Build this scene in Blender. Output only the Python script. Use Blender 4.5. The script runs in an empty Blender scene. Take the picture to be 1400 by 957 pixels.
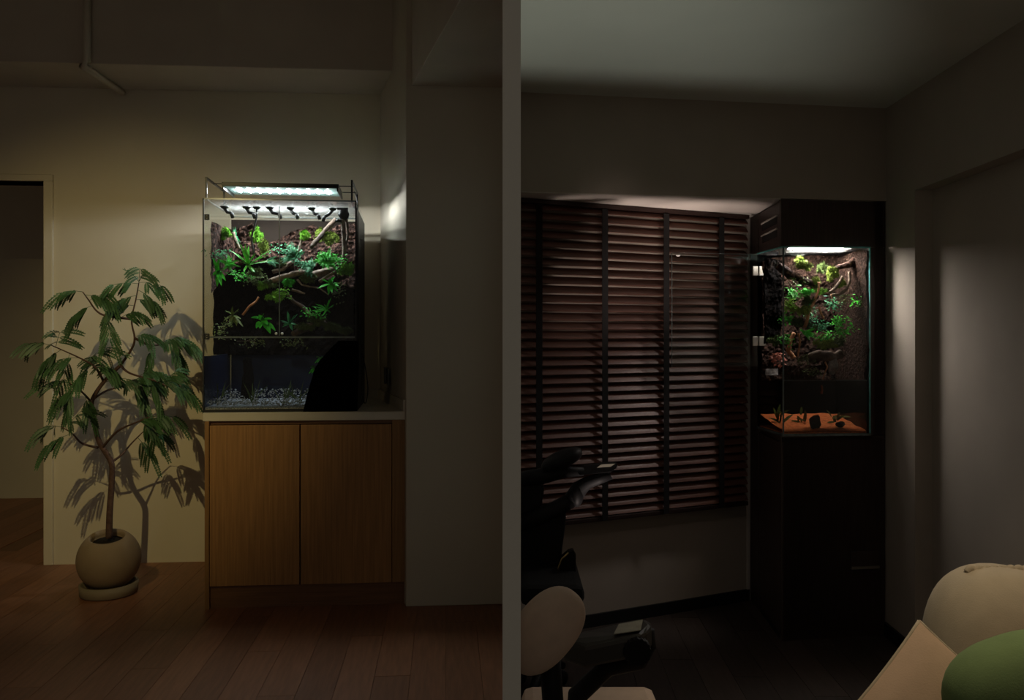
import bpy, math, random
from mathutils import Vector, Matrix, noise as mnoise
random.seed(7)
FPX = 1150.0; PX, PY = 700.0, 458.0; CAMZ = 1.45
scn = bpy.context.scene
C = scn.collection
# ------------------------------------------------------------------ camera
cd = bpy.data.cameras.new('camera'); cam = bpy.data.objects.new('camera', cd); C.objects.link(cam)
cam.location = (0, 0, CAMZ); cam.rotation_euler = (math.pi / 2, 0, 0)
cd.sensor_fit = 'HORIZONTAL'; cd.sensor_width = 36.0; cd.lens = 36.0 * FPX / 1400.0
cd.shift_x = 0.0; cd.shift_y = (PY - 478.5) / 1400.0
cd.clip_start = 0.05; cd.clip_end = 60
scn.camera = cam
# ------------------------------------------------------------------ world and light
w = bpy.data.worlds.new('dim_night'); scn.world = w; w.use_nodes = True
w.node_tree.nodes['Background'].inputs[0].default_value = (1.0, 0.86, 0.70, 1)
w.node_tree.nodes['Background'].inputs[1].default_value = 0.105
scn.view_settings.view_transform = 'Standard'; scn.view_settings.look = 'None'
scn.view_settings.gamma = 1.0; scn.view_settings.use_curve_mapping = False
scn.view_settings.exposure = 0.0
scn.cycles.use_denoising = True
scn.cycles.max_bounces = 8; scn.cycles.transparent_max_bounces = 24
scn.cycles.sample_clamp_indirect = 4.0

def lamp(name, kind, loc, power, col, target=None, **kw):
    d = bpy.data.lights.new(name, kind); d.energy = power; d.color = col
    for k, v in kw.items(): setattr(d, k, v)
    o = bpy.data.objects.new(name, d); C.objects.link(o); o.location = loc
    if target is not None:
        o.rotation_euler = (Vector(target) - Vector(loc)).to_track_quat('-Z', 'Y').to_euler()
    return o
# spot of the left area, above and in front of the frame, aimed at the potted tree
lamp('ceiling_spot', 'SPOT', (-1.42, 0.80, 2.72), 122, (1.0, 0.80, 0.36), (-1.98, 4.4, 1.18), spot_size=math.radians(45), spot_blend=1.0, shadow_soft_size=0.014)
# right area: ceiling downlights above the sofa and towards the blind, added spots at floor level that brighten the soffit, all outside the frame
lamp('sofa_downlight', 'SPOT', (1.15, 1.9, 2.50), 42, (1.0, 0.80, 0.55), (1.34, 2.12, 0.6), spot_size=math.radians(72), spot_blend=1.0, shadow_soft_size=0.05)
lamp('window_downlight', 'SPOT', (0.85, 2.30, 2.50), 4.0, (1.0, 0.78, 0.68), (0.95, 4.2, 0.50), spot_size=math.radians(62), spot_blend=1.0, shadow_soft_size=0.05)
for ux, up in ((0.92, 105), (0.64, 105), (0.36, 70)):
    lamp('added_soffit_fill', 'SPOT', (ux, 3.12 - (0.8 - ux) * .3, 0.03), up, (1.0, 0.82, 0.72), (ux + .06, 4.36 - (0.8 - ux) * .3, 2.09), spot_size=math.radians(20), spot_blend=0.8, shadow_soft_size=0.03)  # added fill for the soffit, no fixture stands here

# ------------------------------------------------------------------ frames: local axes of each area
class Frame:
    def __init__(s, deg):
        s.th = math.radians(deg); c, q = math.cos(s.th), math.sin(s.th)
        s.X = (c, q); s.Y = (-q, c)
    def loc(s, wx, wy): return (wx * s.X[0] + wy * s.X[1], wx * s.Y[0] + wy * s.Y[1])
    def wor(s, p): return Vector((p[0] * s.X[0] + p[1] * s.Y[0], p[0] * s.X[1] + p[1] * s.Y[1], p[2]))
    def at(s, u, v, d):
        lx, ly = s.loc((u - PX) / FPX, 1.0); t = d / ly
        return Vector((lx * t, d, CAMZ + (PY - v) / FPX * t))
    def atx(s, u, v, x):
        lx, ly = s.loc((u - PX) / FPX, 1.0); t = x / lx
        return Vector((x, ly * t, CAMZ + (PY - v) / FPX * t))
    def conv(s, p): x, y = s.loc(p[0], p[1]); return Vector((x, y, p[2]))
W0 = Frame(0); L = Frame(4.5); T = Frame(6.5); R = Frame(8.7); WW = Frame(25); RW = Frame(-1.6); T2 = Frame(4.0)
def wpt(u, v, Z): return Vector(((u - PX) / FPX * Z, Z, CAMZ + (PY - v) / FPX * Z))

# ------------------------------------------------------------------ mesh builder
class MB:
    def __init__(s): s.v = []; s.f = []; s.sm = []
    def add(s, vs, fs, smooth=False):
        n = len(s.v); s.v += [Vector(p) for p in vs]; s.f += [tuple(i + n for i in f) for f in fs]; s.sm += [smooth] * len(fs); return s
    def box(s, a, b):
        x0, x1 = sorted((a[0], b[0])); y0, y1 = sorted((a[1], b[1])); z0, z1 = sorted((a[2], b[2]))
        return s.prism([(x0, y0), (x1, y0), (x1, y1), (x0, y1)], z0, z1)
    def prism(s, poly, z0, z1):
        a = sum(poly[i][0] * poly[(i + 1) % len(poly)][1] - poly[(i + 1) % len(poly)][0] * poly[i][1] for i in range(len(poly)))
        if a < 0: poly = poly[::-1]
        n = len(poly)
        vs = [(p[0], p[1], z0) for p in poly] + [(p[0], p[1], z1) for p in poly]
        return s.add(vs, [tuple(range(n - 1, -1, -1)), tuple(range(n, 2 * n))] + [(i, (i + 1) % n, n + (i + 1) % n, n + i) for i in range(n)])
    def slab(s, pts, thick):          # a planar polygon (3D points) with thickness vector
        t = Vector(thick); n = len(pts); P = [Vector(p) for p in pts]
        nn = Vector((0, 0, 0))
        for i in range(n): nn += P[i].cross(P[(i + 1) % n])
        if nn.dot(t) > 0: P = P[::-1]
        return s.add(P + [p + t for p in P], [tuple(range(n)), tuple(range(2 * n - 1, n - 1, -1))] + [(i, n + i, n + (i + 1) % n, (i + 1) % n) for i in range(n)])
    def tube(s, pts, rad, n=8, smooth=True):
        P = [Vector(p) for p in pts]; R_ = list(rad) if hasattr(rad, '__len__') else [rad] * len(P)
        vs = []; up = None
        for i, p in enumerate(P):
            t = (P[min(i + 1, len(P) - 1)] - P[max(i - 1, 0)]).normalized()
            if up is None:
                up = t.cross(Vector((0.31, 0.2, 0.93)));
                if up.length < 1e-3: up = t.cross(Vector((1, 0, 0)))
            up = (up - t * up.dot(t)).normalized(); b = t.cross(up)
            for k in range(n):
                a = 2 * math.pi * k / n
                vs.append(p + (up * math.cos(a) + b * math.sin(a)) * R_[i])
        fs = [(i * n + k, i * n + (k + 1) % n, (i + 1) * n + (k + 1) % n, (i + 1) * n + k) for i in range(len(P) - 1) for k in range(n)]
        m = len(P)
        fs += [tuple(range(n - 1, -1, -1)), tuple(range((m - 1) * n, m * n))]
        return s.add(vs, fs, smooth)
    def ell(s, c, r, rot=None, nu=16, nv=10, amp=0.0, fr=20.0, power=1.0):
        c = Vector(c); vs = []; fs = []
        rx, ry, rz = r if hasattr(r, '__len__') else (r, r, r)
        q = lambda t: math.copysign(abs(t) ** power, t)
        for j in range(nv + 1):
            ph = -math.pi / 2 + math.pi * j / nv
            for i in range(nu):
                th = 2 * math.pi * i / nu
                p = Vector((rx * q(math.cos(ph)) * q(math.cos(th)), ry * q(math.cos(ph)) * q(math.sin(th)), rz * q(math.sin(ph))))
                if amp: p *= 1 + amp * mnoise.noise((p + c) * fr) + amp * .5 * mnoise.noise((p + c) * fr * 2.7)
                if rot: p = rot @ p
                vs.append(c + p)
        for j in range(nv):
            for i in range(nu):
                fs.append((j * nu + i, j * nu + (i + 1) % nu, (j + 1) * nu + (i + 1) % nu, (j + 1) * nu + i))
        return s.add(vs, fs, True)
    def lathe(s, c, prof, n=32):
        c = Vector(c); vs = []
        for r, z in prof:
            for k in range(n):
                a = 2 * math.pi * k / n; vs.append(c + Vector((r * math.cos(a), r * math.sin(a), z)))
        fs = [(i * n + k, i * n + (k + 1) % n, (i + 1) * n + (k + 1) % n, (i + 1) * n + k) for i in range(len(prof) - 1) for k in range(n)]
        fs.append(tuple(range(n - 1, -1, -1))); fs.append(tuple(range((len(prof) - 1) * n, len(prof) * n)))
        return s.add(vs, fs, True)
    def blade(s, p, d, up, ln, wd, droop=0.3, n=6, fold=0.15, shape='leaf'):
        p = Vector(p); d = Vector(d).normalized(); up = Vector(up); side = d.cross(up)
        if side.length < 1e-3: side = d.cross(Vector((0.3, 0.9, 0.2)))
        side.normalize(); up = side.cross(d).normalized()
        vs = []
        cur = p.copy(); dd = d.copy()
        for i in range(n + 1):
            t = i / n
            if shape == 'strap': wv = wd * (0.75 + .25 * t) * (1 - max(0, (t - .55) / .45) ** 1.6)
            elif shape == 'heart': wv = wd * math.sin(math.pi * min(1, (t + .12) / 1.12)) ** .55 * (1.15 - t * .75)
            else: wv = wd * math.sin(math.pi * (0.06 + 0.94 * t) ** .8) ** .8 if t < 1 else 0
            u2 = side.cross(dd).normalized()
            vs += [cur + side * wv * .5 + u2 * wv * fold, cur.copy(), cur - side * wv * .5 + u2 * wv * fold]
            dd = (dd + Vector((0, 0, -droop / n))).normalized(); cur = cur + dd * (ln / n)
        fs = []
        for i in range(n):
            a = i * 3; fs += [(a, a + 1, a + 4, a + 3), (a + 1, a + 2, a + 5, a + 4)]
        return s.add(vs, fs, True)
    def mesh(s, name, org):
        me = bpy.data.meshes.new(name); o = Vector(org)
        me.from_pydata([tuple(p - o) for p in s.v], [], s.f); me.update()
        me.polygons.foreach_set('use_smooth', s.sm); return me

def clip(poly, keep):                 # keep(p) -> signed distance, >=0 stays
    out = []
    for i in range(len(poly)):
        a, b = poly[i], poly[(i + 1) % len(poly)]; da, db = keep(a), keep(b)
        if da >= 0: out.append(a)
        if (da >= 0) != (db >= 0):
            t = da / (da - db); out.append((a[0] + (b[0] - a[0]) * t, a[1] + (b[1] - a[1]) * t))
    return out

BASE = {}
def tag(o, label=None, cat=None, group=None, kind=None):
    if label: o['label'] = label
    if cat: o['category'] = cat
    if group: o['group'] = group
    if kind: o['kind'] = kind
    return o
def place(o, fr, base):
    o.location = fr.wor(base); o.rotation_euler = (0, 0, fr.th); BASE[o.name] = Vector(base)
def thing(name, label, cat, fr, base, group=None):
    o = bpy.data.objects.new(name, None); C.objects.link(o); o.empty_display_size = .05
    place(o, fr, base); return tag(o, label, cat, group)
def finish(o, mat, bev):
    o.data.materials.append(mat)
    if bev:
        m = o.modifiers.new('bevel', 'BEVEL'); m.width = bev; m.segments = 2; m.limit_method = 'ANGLE'; m.angle_limit = math.radians(40)
def part(parent, name, mb, mat, bev=0, label=None, kind=None):
    b = BASE[parent.name]; o = bpy.data.objects.new(name, mb.mesh(name, b)); C.objects.link(o); o.parent = parent
    BASE[o.name] = b; finish(o, mat, bev); return tag(o, label, None, None, kind)
def single(name, label, cat, fr, mb, mat, bev=0, group=None, kind=None):
    xs = [p.x for p in mb.v]; ys = [p.y for p in mb.v]; z0 = min(p.z for p in mb.v)
    base = Vector(((min(xs) + max(xs)) / 2, (min(ys) + max(ys)) / 2, z0))
    o = bpy.data.objects.new(name, mb.mesh(name, base)); C.objects.link(o); place(o, fr, base); finish(o, mat, bev)
    return tag(o, label, cat, group, kind)
def struct(name, fr, mb, mat, bev=0):
    o = bpy.data.objects.new(name, mb.mesh(name, (0, 0, 0))); C.objects.link(o); place(o, fr, (0, 0, 0)); finish(o, mat, bev)
    o['kind'] = 'structure'; return o

# ------------------------------------------------------------------ materials
def lin(c): return tuple(((x / 255) / 12.92 if x / 255 <= .04045 else ((x / 255 + .055) / 1.055) ** 2.4) for x in c)
def mat(name, col, rough=.6, var=.12, scale=8.0, bump=0.0, bscale=60.0, stretch=(1, 1, 1), metal=0.0, spec=.4, col2=None, emit=None, objvar=0.0, detail=4.0, lo=.3, hi=.7):
    m = bpy.data.materials.new(name); m.use_nodes = True; nt = m.node_tree; N = nt.nodes; K = nt.links
    b = N['Principled BSDF']; b.inputs['Roughness'].default_value = rough; b.inputs['Metallic'].default_value = metal
    b.inputs['Specular IOR Level'].default_value = spec
    tc = N.new('ShaderNodeTexCoord'); mp = N.new('ShaderNodeMapping'); K.new(tc.outputs['Object'], mp.inputs[0]); mp.inputs['Scale'].default_value = stretch
    nz = N.new('ShaderNodeTexNoise'); nz.inputs['Scale'].default_value = scale; nz.inputs['Detail'].default_value = detail; K.new(mp.outputs[0], nz.inputs['Vector'])
    rp = N.new('ShaderNodeValToRGB'); K.new(nz.outputs['Fac'], rp.inputs[0])
    rp.color_ramp.elements[0].position = lo; rp.color_ramp.elements[1].position = hi
    c2 = col2 if col2 else tuple(x * (1 + var) for x in col); c1 = col if col2 else tuple(x * (1 - var) for x in col)
    rp.color_ramp.elements[0].color = (*c1, 1); rp.color_ramp.elements[1].color = (*c2, 1)
    out = rp.outputs[0]
    if objvar:
        oi = N.new('ShaderNodeObjectInfo'); hs = N.new('ShaderNodeHueSaturation'); mr = N.new('ShaderNodeMapRange')
        mr.inputs[3].default_value = 1 - objvar; mr.inputs[4].default_value = 1 + objvar
        K.new(oi.outputs['Random'], mr.inputs[0]); K.new(mr.outputs[0], hs.inputs['Value']); K.new(out, hs.inputs['Color']); out = hs.outputs[0]
    K.new(out, b.inputs['Base Color'])
    if bump:
        n2 = N.new('ShaderNodeTexNoise'); n2.inputs['Scale'].default_value = bscale; n2.inputs['Detail'].default_value = 6; K.new(mp.outputs[0], n2.inputs['Vector'])
        bp = N.new('ShaderNodeBump'); bp.inputs['Strength'].default_value = bump; bp.inputs['Distance'].default_value = .01; K.new(n2.outputs['Fac'], bp.inputs['Height']); K.new(bp.outputs[0], b.inputs['Normal'])
    if emit:
        b.inputs['Emission Color'].default_value = (*emit[0], 1); b.inputs['Emission Strength'].default_value = emit[1]
    return m
def glassmat(name, tint=(.97, .985, .98), k=.85, rough=0.0):
    m = bpy.data.materials.new(name); m.use_nodes = True; nt = m.node_tree; N = nt.nodes; K = nt.links
    N.remove(N['Principled BSDF']); o = N['Material Output']
    tr = N.new('ShaderNodeBsdfTransparent'); tr.inputs[0].default_value = (*tint, 1)
    gl = N.new('ShaderNodeBsdfGlossy'); gl.inputs['Roughness'].default_value = rough; gl.inputs[0].default_value = (1, 1, 1, 1)
    fr = N.new('ShaderNodeFresnel'); ge = N.new('ShaderNodeNewGeometry'); io = N.new('ShaderNodeMapRange'); io.inputs[3].default_value = 1.45; io.inputs[4].default_value = 1 / 1.45; K.new(ge.outputs['Backfacing'], io.inputs[0]); K.new(io.outputs[0], fr.inputs[0]); mu = N.new('ShaderNodeMath'); mu.operation = 'MULTIPLY'; mu.inputs[1].default_value = k
    mx = N.new('ShaderNodeMixShader'); K.new(fr.outputs[0], mu.inputs[0]); K.new(mu.outputs[0], mx.inputs[0]); K.new(tr.outputs[0], mx.inputs[1]); K.new(gl.outputs[0], mx.inputs[2]); K.new(mx.outputs[0], o.inputs[0])
    return m
def mistmat(name):
    m = glassmat(name); nt = m.node_tree; N = nt.nodes; K = nt.links; o = N['Material Output']
    src = o.inputs[0].links[0].from_socket
    tl = N.new('ShaderNodeBsdfTranslucent'); tl.inputs[0].default_value = (.85, .86, .85, 1)
    tc = N.new('ShaderNodeTexCoord'); nz = N.new('ShaderNodeTexNoise'); nz.inputs['Scale'].default_value = 55; nz.inputs['Detail'].default_value = 5; K.new(tc.outputs['Object'], nz.inputs['Vector'])
    mr = N.new('ShaderNodeMapRange'); mr.inputs[1].default_value = .35; mr.inputs[2].default_value = .75; mr.inputs[3].default_value = .01; mr.inputs[4].default_value = .07; K.new(nz.outputs['Fac'], mr.inputs[0])
    mx = N.new('ShaderNodeMixShader'); K.new(mr.outputs[0], mx.inputs[0]); K.new(src, mx.inputs[1]); K.new(tl.outputs[0], mx.inputs[2]); K.new(mx.outputs[0], o.inputs[0]); return m
M = {}
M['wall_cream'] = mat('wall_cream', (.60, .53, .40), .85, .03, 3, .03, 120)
M['wall_cream_b'] = mat('wall_cream_b', (.55, .50, .40), .85, .03, 3, .03, 120)
M['beam'] = mat('beam', (.52, .46, .38), .85, .06, 4, .04, 60)
M['part_paint'] = mat('part_paint', (.78, .79, .74), .8, .02, 4)
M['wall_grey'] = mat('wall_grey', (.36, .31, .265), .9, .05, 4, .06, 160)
M['soffit'] = mat('soffit', (.55, .50, .46), .85, .03, 4)
M['ceil_r'] = mat('ceiling_right', (.58, .58, .54), .9, .03, 3)
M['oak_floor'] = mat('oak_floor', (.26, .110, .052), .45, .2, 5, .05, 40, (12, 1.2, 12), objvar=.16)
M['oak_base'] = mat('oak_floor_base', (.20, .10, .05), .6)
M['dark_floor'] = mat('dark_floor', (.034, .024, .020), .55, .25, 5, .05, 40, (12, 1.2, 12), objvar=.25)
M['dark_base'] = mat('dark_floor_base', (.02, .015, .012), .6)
M['oak'] = mat('oak_veneer', (.36, .180, .060), .5, .2, 9, .06, 50, (14, 14, .5), detail=6)
M['oak_d'] = mat('oak_veneer_edge', (.29, .152, .052), .5, .2, 9, .06, 50, (14, 14, .5), detail=6)
M['oak_h'] = mat('oak_veneer_cross', (.19, .088, .036), .5, .2, 9, .06, 50, (.5, 14, 14), detail=6)
M['worktop'] = mat('worktop', (.60, .55, .44), .4, .03, 10)
M['gap'] = mat('gap_shadow_black', (.010, .008, .007), .8)
M['wenge'] = mat('wenge', (0.045, 0.03, 0.0255), .5, .25, 8, .05, 50, (21, 21, 0.75), detail=6)
M['wenge_l'] = mat('wenge_side', (.055, .036, .031), .5, .22, 8, .05, 50, (14, 14, .5), detail=6)
M['black'] = mat('black_plastic', (.008, .008, .009), .5, .1)
M['blackm'] = mat('black_metal', (.012, .012, .012), .35, .1, metal=.4)
M['black_mat'] = mat('black_felt', (.0015, .0015, .0015), .95, .1, spec=0.0)
M['white_plastic'] = mat('white_plastic', (.60, .60, .57), .4, .03)
M['steel'] = mat('brushed_steel', (.50, .48, .42), .3, .1, metal=.9)
M['glass'] = glassmat('clear_glass', k=.38)
M['mist_glass'] = mistmat('misted_lid_glass')
M['glass_door'] = glassmat('clear_glass_door', (.93, .955, .95), 1.0)
M['edge'] = mat('glass_edge_teal', (.12, .40, .40), .15, .3, 30, spec=.8)
M['edge_d'] = mat('glass_edge_dark', (.10, .13, .13), .2, .3, 30, spec=.8)
M['water'] = glassmat('tank_water', (.64, .70, .80), .3)
M['water2'] = glassmat('tank_water_amber', (.62, .56, .50), .6)
M['back_brown'] = mat('back_sheet_brown', (.026, .018, .014), .8, .2, 6, spec=.1)
M['back_navy'] = mat('back_sheet_navy', (.010, .018, .050), .6, .2, 6)
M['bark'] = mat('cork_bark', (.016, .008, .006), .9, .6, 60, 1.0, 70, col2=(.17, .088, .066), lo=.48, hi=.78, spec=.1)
M['bark_d'] = mat('shade_black', (.0012, .001, .001), .95, .4, 40, 1.0, 70, col2=(.006, .004, .003), lo=.5, hi=.8, spec=.03)  # near black; shade under the plants is put into its colour
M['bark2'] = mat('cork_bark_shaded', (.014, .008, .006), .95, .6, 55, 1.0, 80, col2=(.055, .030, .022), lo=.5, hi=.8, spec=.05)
M['wood'] = mat('driftwood', (.05, .032, .022), .8, .4, 40, .6, 90, (1, 1, 1), col2=(.22, .155, .11))
M['wood_d'] = mat('driftwood_dark', (.030, .018, .013), .8, .4, 20, .6, 90, col2=(.12, .075, .05))
M['wood_o'] = mat('driftwood_orange', (.22, .085, .035), .7, .4, 30, .5, 90, col2=(.50, .23, .11))
M['wood_r'] = mat('driftwood_red', (.55, .12, .03), .7, .3, 30, .5, 90)
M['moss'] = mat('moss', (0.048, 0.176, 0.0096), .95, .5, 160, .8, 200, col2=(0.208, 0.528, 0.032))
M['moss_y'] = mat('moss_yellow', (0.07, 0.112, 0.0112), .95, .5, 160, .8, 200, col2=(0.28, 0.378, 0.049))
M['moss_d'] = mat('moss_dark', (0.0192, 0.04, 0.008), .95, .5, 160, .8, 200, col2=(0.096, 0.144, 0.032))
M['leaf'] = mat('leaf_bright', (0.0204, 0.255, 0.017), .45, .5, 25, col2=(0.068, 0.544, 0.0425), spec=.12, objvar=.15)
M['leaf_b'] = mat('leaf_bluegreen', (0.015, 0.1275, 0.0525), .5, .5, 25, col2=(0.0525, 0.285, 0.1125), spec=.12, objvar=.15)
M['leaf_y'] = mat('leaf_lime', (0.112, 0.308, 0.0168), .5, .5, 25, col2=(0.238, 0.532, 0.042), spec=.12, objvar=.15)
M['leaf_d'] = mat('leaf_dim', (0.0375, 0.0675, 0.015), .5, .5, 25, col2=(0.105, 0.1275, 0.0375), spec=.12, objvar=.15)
M['leaf_r'] = mat('leaf_reddish', (.20, .045, .03), .5, .5, 25, col2=(.38, .14, .09), spec=.12, objvar=.15)
M['broad'] = mat('bromeliad_leaf', (0.034, 0.255, 0.0204), .35, .4, 12, col2=(0.102, 0.442, 0.034), objvar=.15)
M['tree_leaf'] = mat('tree_leaflet', (.045, .105, .038), .5, .3, 12, objvar=.25)
M['trunk'] = mat('tree_bark', (.085, .045, .032), .85, .35, 40, .5, 120)
M['soil'] = mat('potting_soil', (.012, .008, .006), .95, .4, 60, .8, 90)
M['pot'] = mat('stoneware_pot', (.28, .20, .12), .75, .08, 7, .05, 120)
M['pot2'] = mat('stoneware_saucer', (.25, .20, .13), .75, .1, 7, .05, 120)
M['gravel'] = mat('pale_gravel', (0.0675, 0.06345, 0.0567), .9, .5, 160, objvar=.3, col2=(0.7425, 0.702, 0.621))
M['sand'] = mat('orange_sand', (.62, .20, .075), .95, .3, 60, .6, 150)
M['rock'] = mat('dark_rock', (.018, .012, .011), .85, .3, 30, .7, 60)
M['rock_g'] = mat('grey_rock', (.10, .085, .08), .85, .4, 40, .9, 60, col2=(.28, .25, .24))
M['led'] = mat('led_lens', (.9, .95, .93), .3, .02, emit=((.92, .97, 1.0), 330.0))
M['led_panel'] = mat('led_board', (.28, .42, .40), .4, .05)
M['lamp_tube'] = mat('lamp_tube_lit', (.9, .9, .95), .3, .02, emit=((1.0, .88, .82), 150.0))
M['blind'] = mat('blind_slat_brown', (.115, .050, .036), .5, .15, 8, .03, 60, (.6, 12, 12), objvar=.08)
M['tape'] = mat('blind_tape_black', (.006, .005, .005), .95, .1)
M['rail'] = mat('blind_rail', (.022, .010, .008), .5, .15)
M['corner'] = mat('corner_bead', (.50, .46, .42), .7, .05)
M['chair_b'] = mat('chair_black', (.006, .006, .007), .6, .15, spec=.25)
M['chair_m'] = mat('chair_mesh_black', (.006, .006, .007), .9, .3, 200)
M['chair_arm'] = mat('armrest_grey_black', (.045, .042, .038), .5, .1)
M['chair_g'] = mat('chair_gloss', (.03, .028, .026), .2, .1, metal=.6)
M['gold'] = mat('brass_edge', (.45, .34, .16), .25, .1, metal=.9)
M['sticker'] = mat('pale_sticker', (.34, .32, .26), .8, .1, 40)
M['sticker_line'] = mat('sticker_grey', (.16, .15, .13), .8, .1, 40)
M['beige'] = mat('beige_fabric', (.74, .57, .46), .95, .05, 30, .1, 300)
M['sofa'] = mat('sofa_cream', (.52, .44, .32), .95, .05, 20, .1, 250)
M['pillow_p'] = mat('pillow_peach', (.60, .43, .30), .95, .05, 20, .1, 250)
M['pillow_g'] = mat('pillow_green', (.20, .29, .12), .95, .06, 20, .1, 250)
M['sofa_base'] = mat('sofa_base', (.30, .25, .18), .95, .06, 20)
M['socket'] = mat('socket_dark', (.10, .10, .09), .5, .05)

FL = 0.25                                   # raised floor of the left area
# ================================================================== LEFT AREA: setting
DB = 4.57; DC = 3.764; DP = 3.74            # depths: back wall, cabinet front, pier front
ZC = 3.20
xw = lambda u, d: L.at(u, 400, d).x
def lw(p): return L.wor((p[0], p[1], 0)).x   # world x of a left-frame point
fl = struct('floor_left', L, MB().prism(clip([(-4.6, -1.0), (1.2, -1.0), (1.2, 7.2), (-4.6, 7.2)], lambda p: -.015 - lw(p)), FL - .10, FL - .004), M['oak_base'])
PW, PL = .125, 1.35
pm = MB().box((-PW / 2 + .0008, -PL / 2 + .001, -.02), (PW / 2 - .0008, PL / 2 - .001, 0)).mesh('plank', (0, 0, 0)); pm.materials.append(M['oak_floor'])
for i in range(-34, 4):
    x = (i + .5) * PW; off = ((i * 7) % 10) / 10 * PL
    for j in range(0, 4):
        y = 1.5 + off + j * PL
        if y - PL / 2 > (4.57 if x > -2.5 else 6.3) or y + PL / 2 < 2.2: continue
        poly = [(x - PW / 2 + .0008, y - PL / 2), (x + PW / 2 - .0008, y - PL / 2), (x + PW / 2 - .0008, y + PL / 2), (x - PW / 2 + .0008, y + PL / 2)]
        c = clip(poly, lambda p: -.016 - lw(p))
        if len(c) < 3: continue
        if len(c) == 4 and all(a == b for a, b in zip(c, poly)):
            o = bpy.data.objects.new('plank', pm); C.objects.link(o); o.parent = fl; o.location = (x, y, FL)
        else:
            part(fl, 'plank', MB().prism(c, FL - .02, FL), M['oak_floor'])
# back wall with doorway, header, pier, ceiling, beam
xd = xw(64, DB)                              # doorway right jamb
z_head = L.at(64, 248, DB).z
struct('wall_back', L, MB().box((xd, DB, FL), (.34, DB + .14, ZC)).box((-4.6, DB, z_head), (xd, DB + .14, ZC)), M['wall_cream'])
struct('wall_left', L, MB().box((-4.6, -1, FL), (-4.5, 5.9, ZC)), M['wall_cream_b'])
struct('wall_far_room', L, MB().box((-4.6, 6.45, FL), (-1.6, 6.55, ZC)), M['wall_cream_b'])
struct('ceiling_left', L, MB().prism(clip([(-4.6, -1.0), (1.2, -1.0), (1.2, 7.2), (-4.6, 7.2)], lambda p: -.015 - lw(p)), ZC, ZC + .1), M['beam'])
fw = .035
struct('door_1', L, MB().box((xd - .012, DB - .014, FL), (xd + fw, DB + .15, z_head)).box((-4.0, DB - .014, z_head), (xd + fw, DB + .15, z_head + fw)), M['wall_cream'], .004)
xp0 = xw(555, DP); xp1 = xw(520, DB); xr = .29
pier = [(xp0, DP), (xr, DP), (.36, DB), (xp1, DB)]
pier = clip(pier, lambda p: -.016 - lw(p))
struct('wall_right', L, MB().prism(pier, FL, ZC), M['wall_cream_b'], .004)
# lowered bulkhead running towards the viewer over the pier
zb_ = L.at(563, 117, DP).z
p1 = L.at(563, 117, DP); q1 = L.conv(W0.at(599, 53, (zb_ - CAMZ) * FPX / (PY - 53)))
dirb = Vector((q1.x - p1.x, q1.y - p1.y)).normalized()
e0 = (p1.x, p1.y); e1 = (p1.x + dirb.x * 2.6, p1.y + dirb.y * 2.6); bk = (p1.x - dirb.x * .79, p1.y - dirb.y * .79)
o2 = (-.012, 0)
struct('trim_1', L, MB().prism(clip([(bk[0], bk[1]), e0, e1, (1.4, e1[1]), (1.4, DP - .001), (e0[0] + .03, DP - .001), (bk[0] + .03, bk[1])], lambda p: -.016 - lw(p)), zb_, ZC - .001), M['beam'], .003)
# deep beam along the back wall
zs = L.at(300, 125, DB).z; db_ = DB - .42
struct('trim_2', L, MB().box((-4.5, db_, zs), (xp1 + .12, DB - .001, ZC - .001)), M['beam'], .004)
# pale conduit that bends under the beam
a = L.at(119, -30, db_ - .022); b = L.at(119, 84, db_ - .022); c = Vector((b.x - .02, db_ - .024, zs - .02)); e = Vector((b.x + .005, DB - .02, zs - .022))
single('ceiling_conduit', 'pale pipe bent under the ceiling beam', 'pipe', L, MB().tube([a, b, c, c + (e - c) * .5, e], .017, 12), M['wall_cream_b'])
# the partition between the two areas, seen end on
struct('wall_partition', W0, MB().box((-.0147, 1.3, 0), (.0136, 3.98, ZC)), M['part_paint'])

# ------------------------------------------------------------------ base cabinet and worktop
g = L.at
zt = g(420, 563.5, DC).z; zu = g(420, 575, DC).z
x0, x1 = g(277, 600, DC).x, g(554.5, 600, DC).x
def spx(d): return xp0 + (xp1 - xp0) * (d - DP) / (DB - DP)       # pier side
wt = thing('worktop', 'cream stone worktop slab under the large planted tank', 'worktop', L, ((x0 + x1) / 2, DC + .3, zu))
part(wt, 'slab', MB().prism([(x0, DC), (xp0 - .001, DC), (spx(DB) - .001, DB - .001), (x0, DB - .001)], zu, zt), M['worktop'], .002)
part(wt, 'upstand', MB().prism([(xp0 - .013, DC + .002), (xp0 - .002, DC + .002), (spx(DB) - .002, DB - .014), (spx(DB) - .013, DB - .014)], zt, zt + .05), M['worktop'])
part(wt, 'upstand', MB().box((xw(487, DB), DB - .013, zt), (spx(DB) - .014, DB - .002, zt + .05)), M['worktop'])
bc = thing('base_cabinet', 'oak veneer base cabinet with two plain doors under the worktop', 'cabinet', L, ((x0 + x1) / 2, DC + .3, FL))
xa = g(279.5, 600, DC).x; xb = g(285.5, 600, DC).x
part(bc, 'side_panel', MB().box((xa, DC + .002, FL), (xb, DB - .002, zu)), M['oak_d'], .001)
part(bc, 'body', MB().prism([(xb, DC + .035), (x1 - .02, DC + .035), (x1 - .2, DB - .02), (xb, DB - .02)], FL + .11, zu), M['gap'])
zd1 = g(420, 581, DC).z; zd0 = g(345, 801, DC).z
for ua, ub in ((286.3, 409.0), (410.8, 535.2)):
    part(bc, 'door', MB().box((g(ua, 600, DC).x, DC + .004, zd0), (g(ub, 600, DC).x, DC + .024, zd1)), M['oak'], .0015)
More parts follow.
